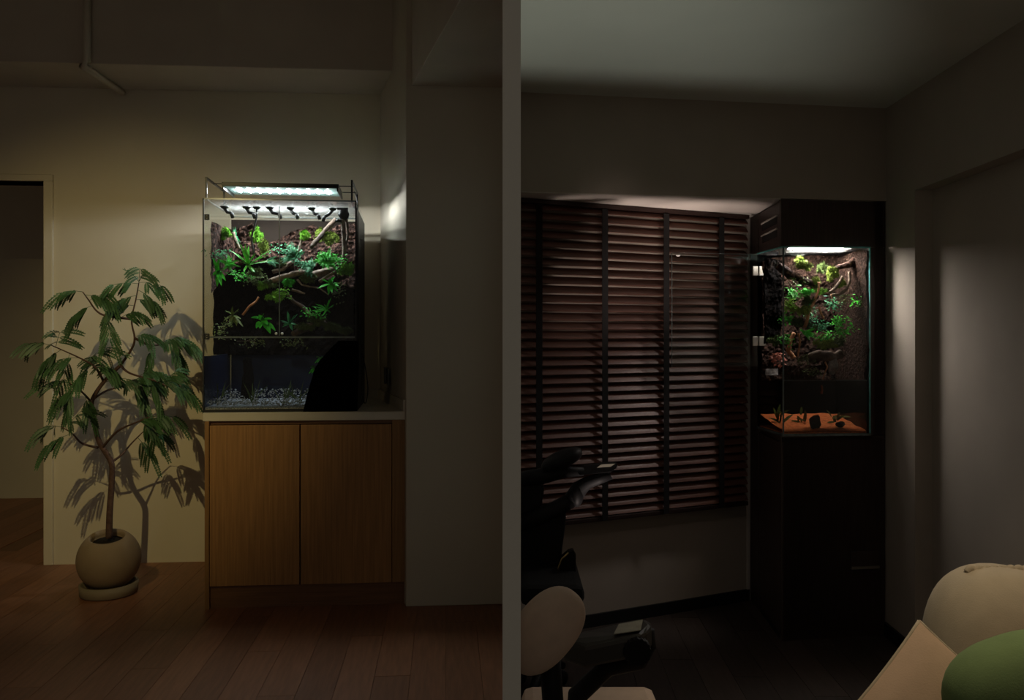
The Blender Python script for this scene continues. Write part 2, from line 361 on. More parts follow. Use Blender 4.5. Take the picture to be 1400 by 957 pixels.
part(bc, 'filler_panel', MB().box((g(536, 600, DC).x, DC + .006, zd0), (x1 - .003, DC + .026, zu)), M['oak_d'], .001)
part(bc, 'top_rail', MB().box((xb, DC + .022, zd1 + .003), (g(535.5, 600, DC).x, DC + .034, zu)), M['oak_h'])
part(bc, 'toe_kick', MB().box((xb, DC + .022, FL), (x1 - .003, DC + .04, zd0 - .004)), M['oak_h'])

# ------------------------------------------------------------------ left planted tank
c0 = T.conv(L.wor(g(382, 560, DC + .03)))
DT = c0.y; TD = .55
t = T.at
tx0, tx1 = t(277.5, 420, DT).x, t(487, 420, DT).x
tz0, tz1 = zt, t(382, 273, DT).z
tb = DT + TD
tank = thing('planted_tank', 'tall black edged paludarium tank on the cream worktop', 'tank', T, ((tx0 + tx1) / 2, DT + TD / 2, tz0))
gt = .006
zm = t(382, 459, DT).z                       # bottom of the doors
zl = t(382, 298, DT).z
zw = t(382, 487, DT).z
part(tank, 'base_plate', MB().box((tx0, DT, tz0), (tx1, tb, tz0 + .012)), M['black'])
part(tank, 'front_glass', MB().box((tx0 + gt, DT, tz0 + .012), (tx1 - gt, DT + gt, zm - .004)), M['glass'])
part(tank, 'side_glass', MB().box((tx0, DT, tz0 + .012), (tx0 + gt, tb, tz1)), M['glass'])
part(tank, 'side_glass', MB().box((tx1 - gt, DT, tz0 + .012), (tx1, tb, tz1)), M['glass'])
part(tank, 'side_cover', MB().box((tx1 + .0005, DT + .008, tz0), (tx1 + .004, tb, tz1 - .03)), M['black'], label='black sheet on the side glass')
part(tank, 'lower_side_cover', MB().box((tx0 - .004, DT + .012, tz0), (tx0 - .0005, tb, zw)), M['back_navy'])
part(tank, 'back_panel', MB().box((tx0 + gt, tb - .01, zw), (tx1 - gt, tb, tz1 - .02)), M['back_brown'])
part(tank, 'lower_back_panel', MB().box((tx0 + gt, tb - .01, tz0 + .012), (tx1 - gt, tb, zw)), M['back_navy'])
part(tank, 'lid_glass', MB().box((tx0 + gt, DT + .004, tz1 - .006), (tx1 - gt, tb - .001, tz1)), M['mist_glass'])
for xx in (tx0 - .0015, tx1 - .0045):
    part(tank, 'edge_strip', MB().box((xx, DT - .003, tz0), (xx + .006, DT + .006, tz1)), M['black'])
part(tank, 'top_rim', MB().box((tx0, DT - .002, tz1 - .004), (tx1, DT + .004, tz1 + .002)), M['edge_d'])
part(tank, 'back_rim', MB().box((tx0 + gt, tb - .012, tz1 - .008), (tx1 - gt, tb - .002, tz1)), M['edge_d'])
part(tank, 'bottom_seal', MB().box((tx0, DT - .003, tz0), (tx1, DT + .002, tz0 + .008)), M['black'])
xm = t(382, 400, DT).x
zdt = tz1 - .03
for a_, b_ in ((tx0 + gt + .004, xm - .0012), (xm + .0012, tx1 - gt - .003)):
    dr = part(tank, 'glass_door', MB().box((a_, DT - .001, zm), (b_, DT + .004, zdt)), M['glass'])
    kx = xm - .013 if b_ < xm + .001 else xm + .013
    part(dr, 'knob', MB().ell((kx, DT - .007, zm + .009), .0062, nu=10, nv=6), M['white_plastic'])
    ex = xm - .0012 if b_ < xm + .001 else xm + .0012
    part(dr, 'door_edge', MB().box((ex - .0008, DT - .0015, zm), (ex + .0008, DT + .0045, zdt)), M['edge_d'])
part(tank, 'cross_bar', MB().box((tx0 + gt, DT - .0015, zm - .010), (tx1 - gt, DT + .006, zm - .0025)), M['edge_d'])
for vv in (297, 460):
    pz = t(283, vv, DT).z; pxx = t(283.3, vv, DT).x
    h = part(tank, 'hinge', MB().box((pxx - .011, DT - .007, pz - .013), (pxx + .011, DT - .0012, pz + .013)), M['black'], .002)
    for dz in (-.005, .005): part(h, 'screw', MB().ell((pxx, DT - .007, pz + dz), .0018, nu=8, nv=4), M['steel'])
# water body and gravel
part(tank, 'water', MB().box((tx0 + gt + .001, DT + gt + .001, tz0 + .016), (tx1 - gt - .001, tb - .012, zw)), M['water'])
gm = MB()
for i in range(1300):
    x = random.uniform(tx0 + .014, tx1 - .014); y = DT + .010 + random.random() ** 1.5 * (TD - .05)
    r = random.uniform(.0025, .0055)
    zz = tz0 + .016 + (y - DT) * .07 + random.uniform(0, .010) + .012 * (tx1 - x) / (tx1 - tx0)
    q = Matrix.Rotation(random.random() * 6, 3, 'Z')
    gm.ell((x, y, zz + .004), (r, r * .8, r * .7), q, nu=5, nv=3)
gm.box((tx0 + .008, DT + .008, tz0 + .0125), (tx1 - .008, tb - .014, tz0 + .022))
single('tank_gravel', 'pale grey gravel bed under the water of the large tank', 'gravel', T, gm, M['gravel'], kind='stuff')
# black corner cover before the glass at lower right
cc = [t(u, v, DT - .006) for u, v in ((415, 562.5), (419, 545), (424, 526), (431, 503), (440, 490), (449, 480), (457, 471), (464, 465.5), (490, 466), (490.5, 500), (488.5, 562.5))]
for q_ in cc: q_.z = max(q_.z, tz0 + .0006)
single('corner_cover', 'matt black curved cover standing before the water glass of the large tank', 'cover', T, MB().slab(cc, (0, -.012, 0)), M['black_mat'])

# hardscape
def bark_sheet(fr, pts_uv, d_func, mat_, name, parent=None, label=None, cat='bark', nx=46, nz=46, amp=.03, rough=.5, thick=.02):
    """a rough sheet of bark whose outline in the wall's plane is given by left/right/top/bottom functions"""
    mb = MB(); vs = []; fs = []
    u0, u1, top, bot = pts_uv
    for j in range(nz + 1):
        for i in range(nx + 1):
            uu = u0 + (u1 - u0) * i / nx; tv, bv = top(uu), bot(uu)
            v = bv + (tv - bv) * j / nz
            p = fr.at(uu, v, d_func(uu, v))
            n_ = mnoise.noise(p * 14) * amp + abs(mnoise.noise(p * 38)) * amp * rough + mnoise.noise(p * 90) * amp * .25
            p = p + Vector((0, -n_, 0)); vs.append(p)
    for j in range(nz):
        for i in range(nx):
            a_ = j * (nx + 1) + i; fs.append((a_, a_ + 1, a_ + nx + 2, a_ + nx + 1))
    n0 = len(vs)
    ring = [j * (nx + 1) for j in range(nz, -1, -1)] + list(range(1, nx + 1)) + [j * (nx + 1) + nx for j in range(1, nz + 1)] + list(range(nz * (nx + 1) + nx - 1, nz * (nx + 1), -1))
    bvs = [vs[i] + Vector((0, thick, 0)) for i in ring]; k = len(ring)
    fs += [(ring[i], n0 + i, n0 + (i + 1) % k, ring[(i + 1) % k]) for i in range(k)]
    mb.add(vs + bvs, fs, False)
    if parent is not None: return part(parent, name, mb, mat_)
    return single(name, label, cat, fr, mb, mat_)
def itp(tab):
    def f(u):
        if u <= tab[0][0]: return tab[0][1]
        for (a0, b0), (a1, b1) in zip(tab, tab[1:]):
            if u <= a1: return b0 + (b1 - b0) * (u - a0) / (a1 - a0)
        return tab[-1][1]
    return f
dback = tb - .05
bark_sheet(T, (312, 488, itp([(312, 312), (322, 316), (336, 308), (345, 305), (356, 316), (366, 332), (376, 330), (390, 322), (402, 316), (415, 312), (428, 306), (438, 314), (450, 316), (462, 308), (474, 306), (488, 306)]), itp([(306, 372), (340, 358), (370, 362), (400, 368), (440, 380), (488, 396)])),
           lambda u, v: dback - .06 + (.05 if v < 330 else 0) - max(0, (v - 330)) * .0009 - .05 * math.exp(-((u - 345) / 18) ** 2) - .10 * max(0, (u - 440) / 48), M['bark'], 'cork_bark_backdrop', label='rough brown cork bark wall along the back of the large tank', nx=70, nz=50, amp=.04, rough=.9)
bark_sheet(T, (289, 320, itp([(289, 303), (298, 306), (320, 320)]), itp([(289, 400), (303, 380), (320, 366)])), lambda u, v: DT + .10 + (u - 289) * .0085, M['bark'], 'cork_bark_slab', label='dark cork bark slab against the side glass with hinges', nx=26, nz=40, amp=.035, rough=.8)
bark_sheet(T, (292, 486, itp([(292, 385), (330, 360), (366, 360), (400, 365), (440, 378), (486, 390)]), lambda u: 485), lambda u, v: dback - .015, M['bark_d'], 'shade_backdrop', label='near black sheet standing for shade behind the ferns just above the waterline', nx=50, nz=24, amp=.03)  # dark sheet standing for the shade above the waterline
# driftwood
def branch(fr, pts, r0, r1, m, label, cat='branch', name='driftwood_branch', n=7, wob=.004):
    P = [fr.at(u, v, d) for u, v, d in pts]; Q = []
    for i in range(len(P) - 1):
        for k in range(5): Q.append(P[i].lerp(P[i + 1], k / 5))
    Q.append(P[-1]); m_ = len(Q)
    Q = [q + Vector((mnoise.noise(q * 22 + Vector((3, 1, 0))), mnoise.noise(q * 22), mnoise.noise(q * 22 + Vector((9, 4, 2))))) * wob for q in Q]
    rr = [(r0 + (r1 - r0) * i / (m_ - 1)) * (1 + .35 * mnoise.noise(q * 45)) for i, q in enumerate(Q)]
    return single(name, label, cat, fr, MB().tube(Q, rr, n), m)
d = lambda k: DT + TD * k
branch(T, [(458, 300, d(.55)), (448, 312, d(.52)), (436, 326, d(.48)), (424, 339, d(.45))], .013, .010, M['wood_d'], 'dark straight branch leaning before the yellow moss in the large tank')
branch(T, [(469, 292, d(.3)), (469.5, 320, d(.28)), (471, 345, d(.26)), (469, 362, d(.24)), (458, 372, d(.22)), (446, 379, d(.22)), (438, 385, d(.24))], .011, .007, M['wood'], 'long twisted vine hanging from the pump down to the mossy log', name='hanging_vine')
branch(T, [(473, 296, d(.32)), (476, 318, d(.3)), (472, 345, d(.28)), (467, 362, d(.26))], .006, .005, M['wood'], 'thin second vine twined beside the long twisted vine', name='hanging_vine')
branch(T, [(372, 372, d(.4)), (388, 367, d(.4)), (398, 358, d(.42)), (407, 350, d(.44)), (409, 338, d(.46)), (412, 328, d(.48))], .010, .006, M['wood'], 'grey gnarled branch rising beside the bluish fern')
branch(T, [(352, 392, d(.3)), (368, 386, d(.3)), (385, 379, d(.32)), (402, 375, d(.34)), (422, 371, d(.36))], .016, .014, M['wood'], 'thick pale driftwood branch lying beneath the gnarled branch')
branch(T, [(428, 377, d(.34)), (440, 373, d(.34)), (456, 368, d(.36))], .020, .017, M['wood'], 'stout mossless log end beside the hanging vine', name='driftwood_log')
branch(T, [(407, 382, d(.26)), (412, 389, d(.24)), (424, 392, d(.22)), (436, 394, d(.22)), (449, 403, d(.22))], .0045, .003, M['wood'], 'thin curved twig below the round mossy log', name='twig')
branch(T, [(399, 396, d(.25)), (408, 399, d(.24)), (417, 401, d(.23))], .007, .005, M['wood'], 'short broken stick below the small green moss ball', name='twig')
branch(T, [(332, 430, d(.35)), (340, 420, d(.33)), (350, 412, d(.32)), (354, 406, d(.32))], .006, .005, M['wood_o'], 'brown root arching above the heart leaved ivy', name='root')
branch(T, [(392, 402, d(.3)), (402, 412, d(.28)), (414, 420, d(.26)), (424, 430, d(.24)), (436, 438, d(.22)), (452, 446, d(.2)), (474, 455, d(.2))], .007, .012, M['wood_d'], 'long mossy root running diagonally down to the waterline', name='root')
branch(T, [(400, 458, d(.22)), (412, 450, d(.22)), (428, 445, d(.22))], .016, .018, M['wood_d'], 'dark log end just above the door bar of the large tank', name='driftwood_log')
branch(T, [(338, 490, d(.5)), (340, 510, d(.5)), (337, 545, d(.48))], .022, .030, M['bark_d'], 'dark wood post standing under the water', name='driftwood_log')
branch(T, [(318, 318, d(.42)), (322, 328, d(.40)), (327, 340, d(.40))], .008, .006, M['wood'], 'short pale twig hanging before the moss clump by the upper hinge', name='twig')

def moss(fr, u, v, dd, ru, rv, m, label, group=None, tufts=90, name='moss_clump', tl=.013):
    c = fr.at(u, v, dd); s = dd / FPX
    rx, rz = ru * s, rv * s; ry = min(rx, rz) * .8
    mb = MB(); lobes = [(c, .55)]
    for k in range(11):
        a_ = random.uniform(0, 6.283); r_ = random.uniform(.35, .95); lobes.append((c + Vector((math.cos(a_) * rx * r_, random.uniform(-.6, .3) * ry, math.sin(a_) * rz * r_ * .8)), random.uniform(.16, .36)))
    for q, k in lobes: mb.ell(q, (rx * k, ry * k, rz * k), nu=10, nv=6, amp=.45, fr=60)
    for q, k in lobes:
        for i in range(int(tufts * (3.0 if k > .5 else 1.0))):
            th = random.uniform(0, 2 * math.pi); ph = random.uniform(-.7, 1.5)
            n_ = Vector((math.cos(ph) * math.cos(th), -abs(math.cos(ph) * math.sin(th)), math.sin(ph)))
            p = q + Vector((n_.x * rx, n_.y * ry, n_.z * rz)) * k * .9
            mb.blade(p, n_ * .8 + Vector((random.uniform(-.9, .9), random.uniform(-.8, .2), random.uniform(-.8, .6))), (0, 0, 1), tl * random.uniform(.5, 1.3), tl * .16, .8, 2)
    return single(name, label, 'moss', fr, mb, m, group=group)
moss(T, 306, 319, d(.40), 12, 9, M['moss'], 'bright green moss clump by the upper hinge')
moss(T, 352, 322, d(.55), 9, 12, M['moss'], 'bright moss clump behind the black mist tube')
moss(T, 361, 337, d(.52), 6, 13, M['moss_y'], 'yellow green moss strip hanging beside the black mist tube')
moss(T, 417, 323, d(.5), 6, 9, M['leaf_y'], 'small lime moss tuft beside the dark straight branch')
moss(T, 438, 320, d(.62), 9, 13, M['moss_y'], 'yellow moss clump behind the dark straight branch')
moss(T, 451, 326, d(.55), 13, 14, M['moss_y'], 'large yellow green moss cushion beside the dark straight branch', tufts=140)
moss(T, 474, 369, d(.2), 10, 11, M['moss'], 'moss tuft pressed to the side glass with the black cover')
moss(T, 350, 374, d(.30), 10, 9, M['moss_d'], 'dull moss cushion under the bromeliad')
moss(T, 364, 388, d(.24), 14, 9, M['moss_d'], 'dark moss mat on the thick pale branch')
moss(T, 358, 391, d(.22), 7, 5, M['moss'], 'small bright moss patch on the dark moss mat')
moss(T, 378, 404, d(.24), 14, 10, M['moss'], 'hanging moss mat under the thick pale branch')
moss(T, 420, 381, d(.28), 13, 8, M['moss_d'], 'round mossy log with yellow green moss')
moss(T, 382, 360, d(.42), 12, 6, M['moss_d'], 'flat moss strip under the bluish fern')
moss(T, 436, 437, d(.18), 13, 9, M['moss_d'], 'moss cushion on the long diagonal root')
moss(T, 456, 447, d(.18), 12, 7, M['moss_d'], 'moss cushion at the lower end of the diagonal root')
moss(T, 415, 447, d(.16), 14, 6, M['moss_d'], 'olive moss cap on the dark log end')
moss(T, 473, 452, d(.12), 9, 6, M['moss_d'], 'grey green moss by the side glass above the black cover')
moss(T, 395, 386, d(.2), 6, 6, M['leaf'], 'small bright green moss ball below the thick pale branch', tufts=60)

def leafplant(fr, u, v, dd, label, m, tips, width, name='leafy_plant', shape='leaf', droop=.3, cat='plant', up=(0, -.5, 1)):
    """a plant with one leaf (part) per tip pixel"""
    c = fr.at(u, v, dd); o = thing(name, label, cat, fr, c)
    tips = list(tips) + [(u + (q_[0] - u) * random.uniform(.55, .85) + random.uniform(-4, 4), v + (q_[1] - v) * random.uniform(.55, .85) + random.uniform(-4, 4), random.uniform(-.07, .02)) + tuple(q_[3:]) for q_ in tips]
    for tp in tips:
        uu, vv, dz = tp[0], tp[1], (tp[2] if len(tp) > 2 else -.02)
        e = fr.at(uu, vv, dd + dz); dv = e - c
        st = c + dv * (tp[3] if len(tp) > 3 else 0.0); ln = (e - st).length
        part(o, 'leaf', MB().blade(st, dv.normalized() + Vector((0, 0, droop * .45)), up, ln, width * ln if width < 1 else width / 1000, droop, 6, .18, shape), m)
    return o
leafplant(T, 339, 363, d(.24), 'bromeliad with long strap leaves spreading in the large tank', M['broad'],
          [(315, 341), (323, 345, -.05), (329, 333, .0), (335, 332, .02), (340, 335, .04), (352, 343, -.05), (379, 336, -.02), (375, 355, -.06), (362, 349, -.04), (333, 371, -.07), (349, 372, -.08), (324, 356, -.08)], 14, 'bromeliad', 'strap', .22)
leafplant(T, 298, 372, d(.14), 'glossy round leaved plant against the side glass with hinges', M['leaf'],
          [(291, 352), (299, 353), (290, 364, -.04), (305, 366, -.03), (291, 377, -.05), (303, 391, -.05), (297, 392, -.03), (309, 384)], 24, 'round_leaf_plant', 'heart', .3)
leafplant(T, 358, 438, d(.2), 'heart leaved ivy in the dark hollow of the large tank', M['leaf'],
          [(343, 434, -.03, .2), (350, 449, -.05, .2), (361, 428, -.02, .1), (372, 436, -.02, .3), (377, 452, -.04, .3), (370, 456, -.05, .3), (366, 444, -.06, .1), (354, 430, 0, .1)], 30, 'ivy_plant', 'heart', .35)
leafplant(T, 396, 443, d(.2), 'star shaped green plant beside the white door knobs', M['leaf_b'],
          [(383, 438), (393, 425, .02), (386, 447, -.04), (402, 438), (407, 429), (400, 452, -.05), (409, 445)], 14, 'star_plant', 'leaf', .15)
leafplant(T, 452, 389, d(.16), 'long leaved green plant drooping under the hanging vine', M['leaf'],
          [(434, 394, -.03), (440, 382, -.02), (449, 403, -.03), (458, 378), (465, 387), (462, 399, -.03), (455, 378, .02), (466, 394)], 17, 'long_leaf_plant', 'leaf', .3)
leafplant(T, 447, 424, d(.16), 'trailing vine plant with narrow leaves over the diagonal root', M['leaf'],
          [(453, 406), (449, 411), (425, 418, -.02), (431, 415), (438, 416), (452, 428), (441, 432, -.03), (430, 427), (457, 416)], 9, 'trailing_vine_plant', 'leaf', .25)
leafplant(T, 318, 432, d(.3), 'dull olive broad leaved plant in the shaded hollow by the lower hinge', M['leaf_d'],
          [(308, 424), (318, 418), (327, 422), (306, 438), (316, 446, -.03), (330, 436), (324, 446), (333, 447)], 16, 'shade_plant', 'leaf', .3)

def fern(fr, u, v, dd, label, m, tips, name='fern', lw_=.016, nl=15, droop=.35):
    c = fr.at(u, v, dd); o = thing(name, label, 'fern', fr, c)
    tips = list(tips) + [(u + (q_[0] - u) * random.uniform(.5, .95) + random.uniform(-5, 5), v + (q_[1] - v) * random.uniform(.5, .95) + random.uniform(-5, 5), random.uniform(-.08, .03)) for q_ in list(tips) * 2]
    for tp in tips:
        e = fr.at(tp[0], tp[1], dd + (tp[2] if len(tp) > 2 else -.03)); dv = e - c; ln = dv.length
        mb = MB(); pts = []; dirn = dv.normalized() + Vector((0, 0, droop * .4)); dirn.normalize(); cur = c.copy()
        for i in range(nl + 1):
            pts.append(cur.copy()); dirn = (dirn + Vector((0, 0, -droop / nl))).normalized(); cur = cur + dirn * ln / nl
        mb.tube(pts, .0009, 4)
        for i in range(1, nl + 1):
            tdir = (pts[i] - pts[i - 1]).normalized(); side = tdir.cross(Vector((0, -1, .35))).normalized()
            L_ = lw_ * .8 * (1.05 - .75 * (i / nl) ** 1.5)
            for s_ in (-1, 1):
                mb.blade(pts[i], side * s_ + tdir * .5 + Vector((0, 0, -.12)), (0, -.6, 1), L_, L_ * .36, .2, 2, .05)
        part(o, 'frond', mb, m)
    return o
fern(T, 402, 352, d(.34), 'bluish green fern beside the gnarled grey branch', M['leaf_b'], [(384, 340), (390, 333), (383, 353), (386, 359, -.06), (399, 331), (408, 336), (413, 345), (394, 345, -.06)], lw_=.020)
fern(T, 425, 364, d(.28), 'pale fern fronds hanging over the thick log', M['leaf_b'], [(408, 360), (412, 369), (417, 375, -.05), (404, 356), (426, 352), (420, 378, -.05), (433, 357)], lw_=.018)
fern(T, 447, 357, d(.26), 'bright green fern under the large yellow moss cushion', M['leaf'], [(433, 350), (428, 356), (438, 343), (452, 341), (462, 347), (466, 355), (452, 368, -.05), (460, 365, -.04), (441, 367, -.05)], lw_=.021)
fern(T, 312, 362, d(.20), 'dark small leaved fern between the bromeliad and the hinge side glass', M['leaf'], [(301, 356), (306, 350), (317, 352), (326, 355), (329, 364), (304, 370, -.03), (318, 374, -.04), (312, 349)], lw_=.013)
fern(T, 322, 322, d(.5), 'tiny creeping fern between the moss and the cork bark', M['leaf_b'], [(322, 310), (318, 317), (325, 331), (329, 340)], lw_=.010)
fern(T, 366, 357, d(.32), 'small fern fronds beside the bromeliad behind the door split', M['leaf_b'], [(379, 350), (377, 362), (384, 361)], lw_=.012)
def creeper(fr, u, v, dd, ru, rv, n_, label, m, sz=.013, name='creeping_plant'):
    c = fr.at(u, v, dd); o = thing(name, label, 'plant', fr, c); k_ = dd / FPX
    for st in range(3):
        mb = MB(); q = []
        a0 = random.uniform(0, 6.28)
        for i in range(5): q.append(c + Vector((math.cos(a0) * ru * k_ * i / 4 + random.uniform(-.004, .004), -.01 * i / 2, math.sin(a0) * rv * k_ * i / 4)))
        part(o, 'stem', mb.tube(q, .0010, 4), M['wood_d']); mb = MB()
        for i in range(int(n_ * 1.7)):
            b_ = q[random.randrange(5)] + Vector((random.uniform(-ru, ru) * k_ * .6, random.uniform(-.03, .015), random.uniform(-rv, rv) * k_ * .6))
            mb.blade(b_, (random.uniform(-1, 1), random.uniform(-.9, -.1), random.uniform(-.6, .7)), (0, -.5, 1), sz * random.uniform(.7, 1.4), sz * .7, .5, 4, .12, 'heart')
        part(o, 'foliage', mb, m)
    return o
for u, v, k, ru, rv, n_, m_, sz, ls in ((300, 346, .24, 12, 8, 18, 'leaf_b', .011, 'tiny leaved creeper above the round leaved plant'), (330, 376, .24, 13, 7, 20, 'leaf', .012, 'green creeper along the edge below the bromeliad'),
        (394, 341, .36, 13, 10, 24, 'leaf_b', .012, 'bluish creeper around the top of the gnarled branch'), (414, 363, .30, 12, 9, 20, 'leaf_b', .012, 'pale creeper between bluish fern and thick log'),
        (441, 350, .30, 13, 9, 24, 'leaf', .013, 'bright creeper under the dark straight branch foot'), (463, 360, .24, 9, 9, 16, 'leaf', .012, 'bright creeper beside the long hanging vine'),
        (388, 397, .22, 12, 7, 14, 'moss', .011, 'mossy creeper over the hanging moss mat'), (350, 383, .22, 13, 7, 16, 'moss_d', .011, 'dull creeper on the dark moss mat edge'),
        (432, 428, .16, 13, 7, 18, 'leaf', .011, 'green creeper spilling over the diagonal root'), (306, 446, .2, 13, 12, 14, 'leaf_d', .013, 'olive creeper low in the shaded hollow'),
        (348, 466, .2, 22, 8, 18, 'leaf_d', .010, 'dim creeper below the door bar by the shade sheet'), (402, 466, .12, 14, 9, 18, 'leaf_d', .011, 'grey green creeper below the olive moss cap'),
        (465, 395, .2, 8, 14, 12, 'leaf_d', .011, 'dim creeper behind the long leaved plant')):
    creeper(T, u, v, d(k), ru, rv, n_, ls, M[m_], sz)
for k, (u, v, ls) in enumerate(((296, 545, 'slender aquatic grass tuft in the gravel by the hinge side'), (347, 543, 'low aquatic grass tuft beside the dark wood post'), (390, 546, 'tall aquatic grass tuft beside the black curved cover'), (406, 548, 'arching aquatic grass touching the black curved cover'))):
    c = t(u, 551, d(.35)); o = thing('aquatic_grass', ls, 'plant', T, c)
    for i in range(9):
        a_ = random.uniform(-.9, .9); part(o, 'leaf', MB().blade(c + Vector((random.uniform(-.02, .02), random.uniform(-.02, .02), 0)), (a_, random.uniform(-.3, .3), 1), (0, -1, 0), random.uniform(.05, .12), .005, .5, 5, .05, 'strap'), M['leaf_d'])
for u, v, ls in ((438, 489, 'small green leaf sprig floating at the waterline'), (430, 503, 'drooping green sprig under the waterline')):
    leafplant(T, u, v, d(.04), ls, M['leaf'], [(u - 6, v - 1), (u + 6, v - 1), (u - 4, v + 7), (u - 8, v + 8)], 9, 'water_sprig', 'leaf', .2)

# mist nozzles under the lid, tube, pump, cable
nz_d = d(.34); zlid = tz1 - .006
names = ['beside the hinge side', 'beside the black mist tube', 'holding the black mist tube', 'second after the mist tube', 'above the door split', 'above the dark straight branch', 'beside the black pump']
for k, (u, sx, fx) in enumerate(((307, 1, 1), (337, 1, 1), (351, 0, .3), (369, 1, 1.5), (397, 1, .8), (426, 1, .9), (455, -1, 1))):
    p = t(u, 279, nz_d); p.z = zlid
    o = thing('mist_nozzle', 'black mist nozzle under the tank lid %s' % names[k], 'nozzle', T, p, 'mist nozzles under the lid')
    part(o, 'collar', MB().lathe(p - Vector((0, 0, .010)), [(.013, 0), (.016, .004), (.021, .0098)], 12), M['black'])
    if k == 2: continue
    q = p + Vector((.014 * sx, -.01, -.028)); e = q + Vector((.022 * sx * fx, -.012, -.006 if k != 6 else -.016)); f_ = e + Vector((.006 * sx, -.004, -.022))
    part(o, 'arm', MB().tube([p - Vector((0, 0, .008)), q, e], .0075, 8), M['black'])
    part(o, 'tip', MB().tube([e, f_], [.0095, .0075], 8), M['black'])
pp = t(351, 279, nz_d); pp.z = zlid - .012
tp_ = [pp, t(351, 296, d(.3)), t(347, 312, d(.28)), t(343.5, 326, d(.27)), t(346, 340, d(.26)), t(347, 349, d(.25))]
single('mist_tube', 'black bent tube running from a nozzle down to the bromeliad', 'tube', T, MB().tube(tp_, .0042, 8), M['black'])
p = t(470, 283, d(.3)); p.z = zlid - .032
pu = thing('circulation_fan', 'rough black fan pump under the lid at the vine', 'fan', T, p)
part(pu, 'housing', MB().ell(p, (.026, .02, .030), nu=12, nv=8, amp=.25, fr=60), M['black'])
part(pu, 'bracket', MB().box(p + Vector((-.03, -.01, .022)), p + Vector((.02, .01, .031))), M['black'])
part(pu, 'grille', MB().lathe(p + Vector((-.024, -.01, -.038)), [(.012, 0), (.016, .006), (.012, .012)], 12), M['black'])
p = t(420, 292, d(.7))
cb = thing('sensor_cable', 'thin grey sensor cable with an oval clip on the lid', 'cable', T, p)
part(cb, 'cable', MB().tube([t(388, 283, d(.5)) , t(402, 288, d(.6)), t(418, 293, d(.7)), t(432, 296, d(.8))], .0014, 5), M['socket'])
part(cb, 'clip', MB().ell(t(420, 293, d(.7)), (.011, .005, .005), nu=10, nv=6), M['socket'])

# light bar on its stand
DLB = DT + .14; zlb = t(382, 255.5, DLB).z; bd = .235
bx0, bx1 = t(303, 255, DLB).x, t(463, 255, DLB).x
lb = thing('aquarium_light', 'slim black lit lamp bar on a wire stand above the tank', 'lamp', T, ((bx0 + bx1) / 2, DLB + bd / 2, tz1))
hb = t(382, 251, DLB).z - zlb + .003
part(lb, 'housing', MB().prism([(bx0, DLB), (bx1, DLB), (bx1 - .004, DLB + bd), (bx0 + .004, DLB + bd)], zlb, zlb + hb), M['blackm'], .001)
for xx in (bx0 + .002, bx1 - .008): part(lb, 'added_baffle', MB().box((xx, DLB, zlb - .015), (xx + .006, DLB + bd, zlb)), M['blackm'])  # rims added to cut sideways light onto the pier
part(lb, 'led_board', MB().box((bx0 + .012, DLB + .006, zlb - .002), (bx1 - .012, DLB + bd - .008, zlb)), M['led_panel'])
for k in range(10):
    lx = bx0 + .055 + (bx1 - bx0 - .115) * k / 9
    mb = MB().ell((lx, DLB + bd * .46, zlb - .003), (.0058, .056, .0035), nu=12, nv=8)
    part(lb, 'led_lens', mb, M['led'])
for side, uu in ((-1, 282), (1, 481)):
    xs_ = t(uu, 262, DT + .05).x
    for dd_ in (DT + .05, DT + .40):
        part(lb, 'stand_post', MB().box((xs_ - .004, dd_ - .004, tz1), (xs_ + .004, dd_ + .004, zlb + hb + .004)), M['blackm'])
    part(lb, 'stand_rail', MB().box((xs_ - .004, DT + .05, zlb + hb - .004), (xs_ + .004, DT + .40, zlb + hb + .004)), M['blackm'])
    part(lb, 'stand_rail', MB().box((xs_ - .003, DT + .05, tz1 + .001), (xs_ + .003, DT + .40, tz1 + .007)), M['blackm'])
    xe = bx0 if side < 0 else bx1
    for dd_ in (DLB + .03, DLB + bd - .03):
        part(lb, 'cross_rod', MB().tube([(xs_, dd_, zlb + hb - .004), (xe, dd_, zlb + hb - .004)], .0022, 6), M['blackm'])
# power lead and cables right of the tank
cp = [t(484, 262, DT + .2), t(488, 272, DT + .16), t(489.5, 300, DT + .05), t(489, 400, DT + .04), t(491, 440, DT + .06), t(494, 500, DT + .1), t(495, 540, DT + .12), t(500, 551, DT + .12), t(503, 530, DT + .12), t(499, 500, DT + .12), t(494, 480, DT + .1)]
pc = []
for i in range(len(cp) - 1):
    for k in range(4):
        a_, b_, c_, e_ = cp[max(i - 1, 0)], cp[i], cp[i + 1], cp[min(i + 2, len(cp) - 1)]; s_ = k / 4
        pc.append(.5 * ((2 * b_) + (c_ - a_) * s_ + (2 * a_ - 5 * b_ + 4 * c_ - e_) * s_ ** 2 + (3 * b_ - a_ - 3 * c_ + e_) * s_ ** 3))
single('power_cable', 'black power cable looping down the side of the large tank', 'cable', T, MB().tube(pc, .0025, 6), M['black'])
# wall sockets on the pier side
sd = DP + (DB - DP) * .62
sx = spx(sd); ang = math.atan2(spx(DB) - spx(DP), DB - DP)
so = thing('wall_socket', 'dark double wall socket on the pier above the worktop', 'socket', L, (sx, sd, L.at(527, 514, sd).z))
for k in (-1, 1):
    yy = sd + k * .055; s_ = spx(yy); zc_ = L.at(527, 514, sd).z
    part(so, 'socket_plate', MB().prism([(s_ - .012 - .011 * 0, yy - .045), (s_ - .002, yy - .045), (spx(yy + .045) - .002, yy + .045), (spx(yy + .045) - .012, yy + .045)], zc_ - .04, zc_ + .04), M['socket'], .002)

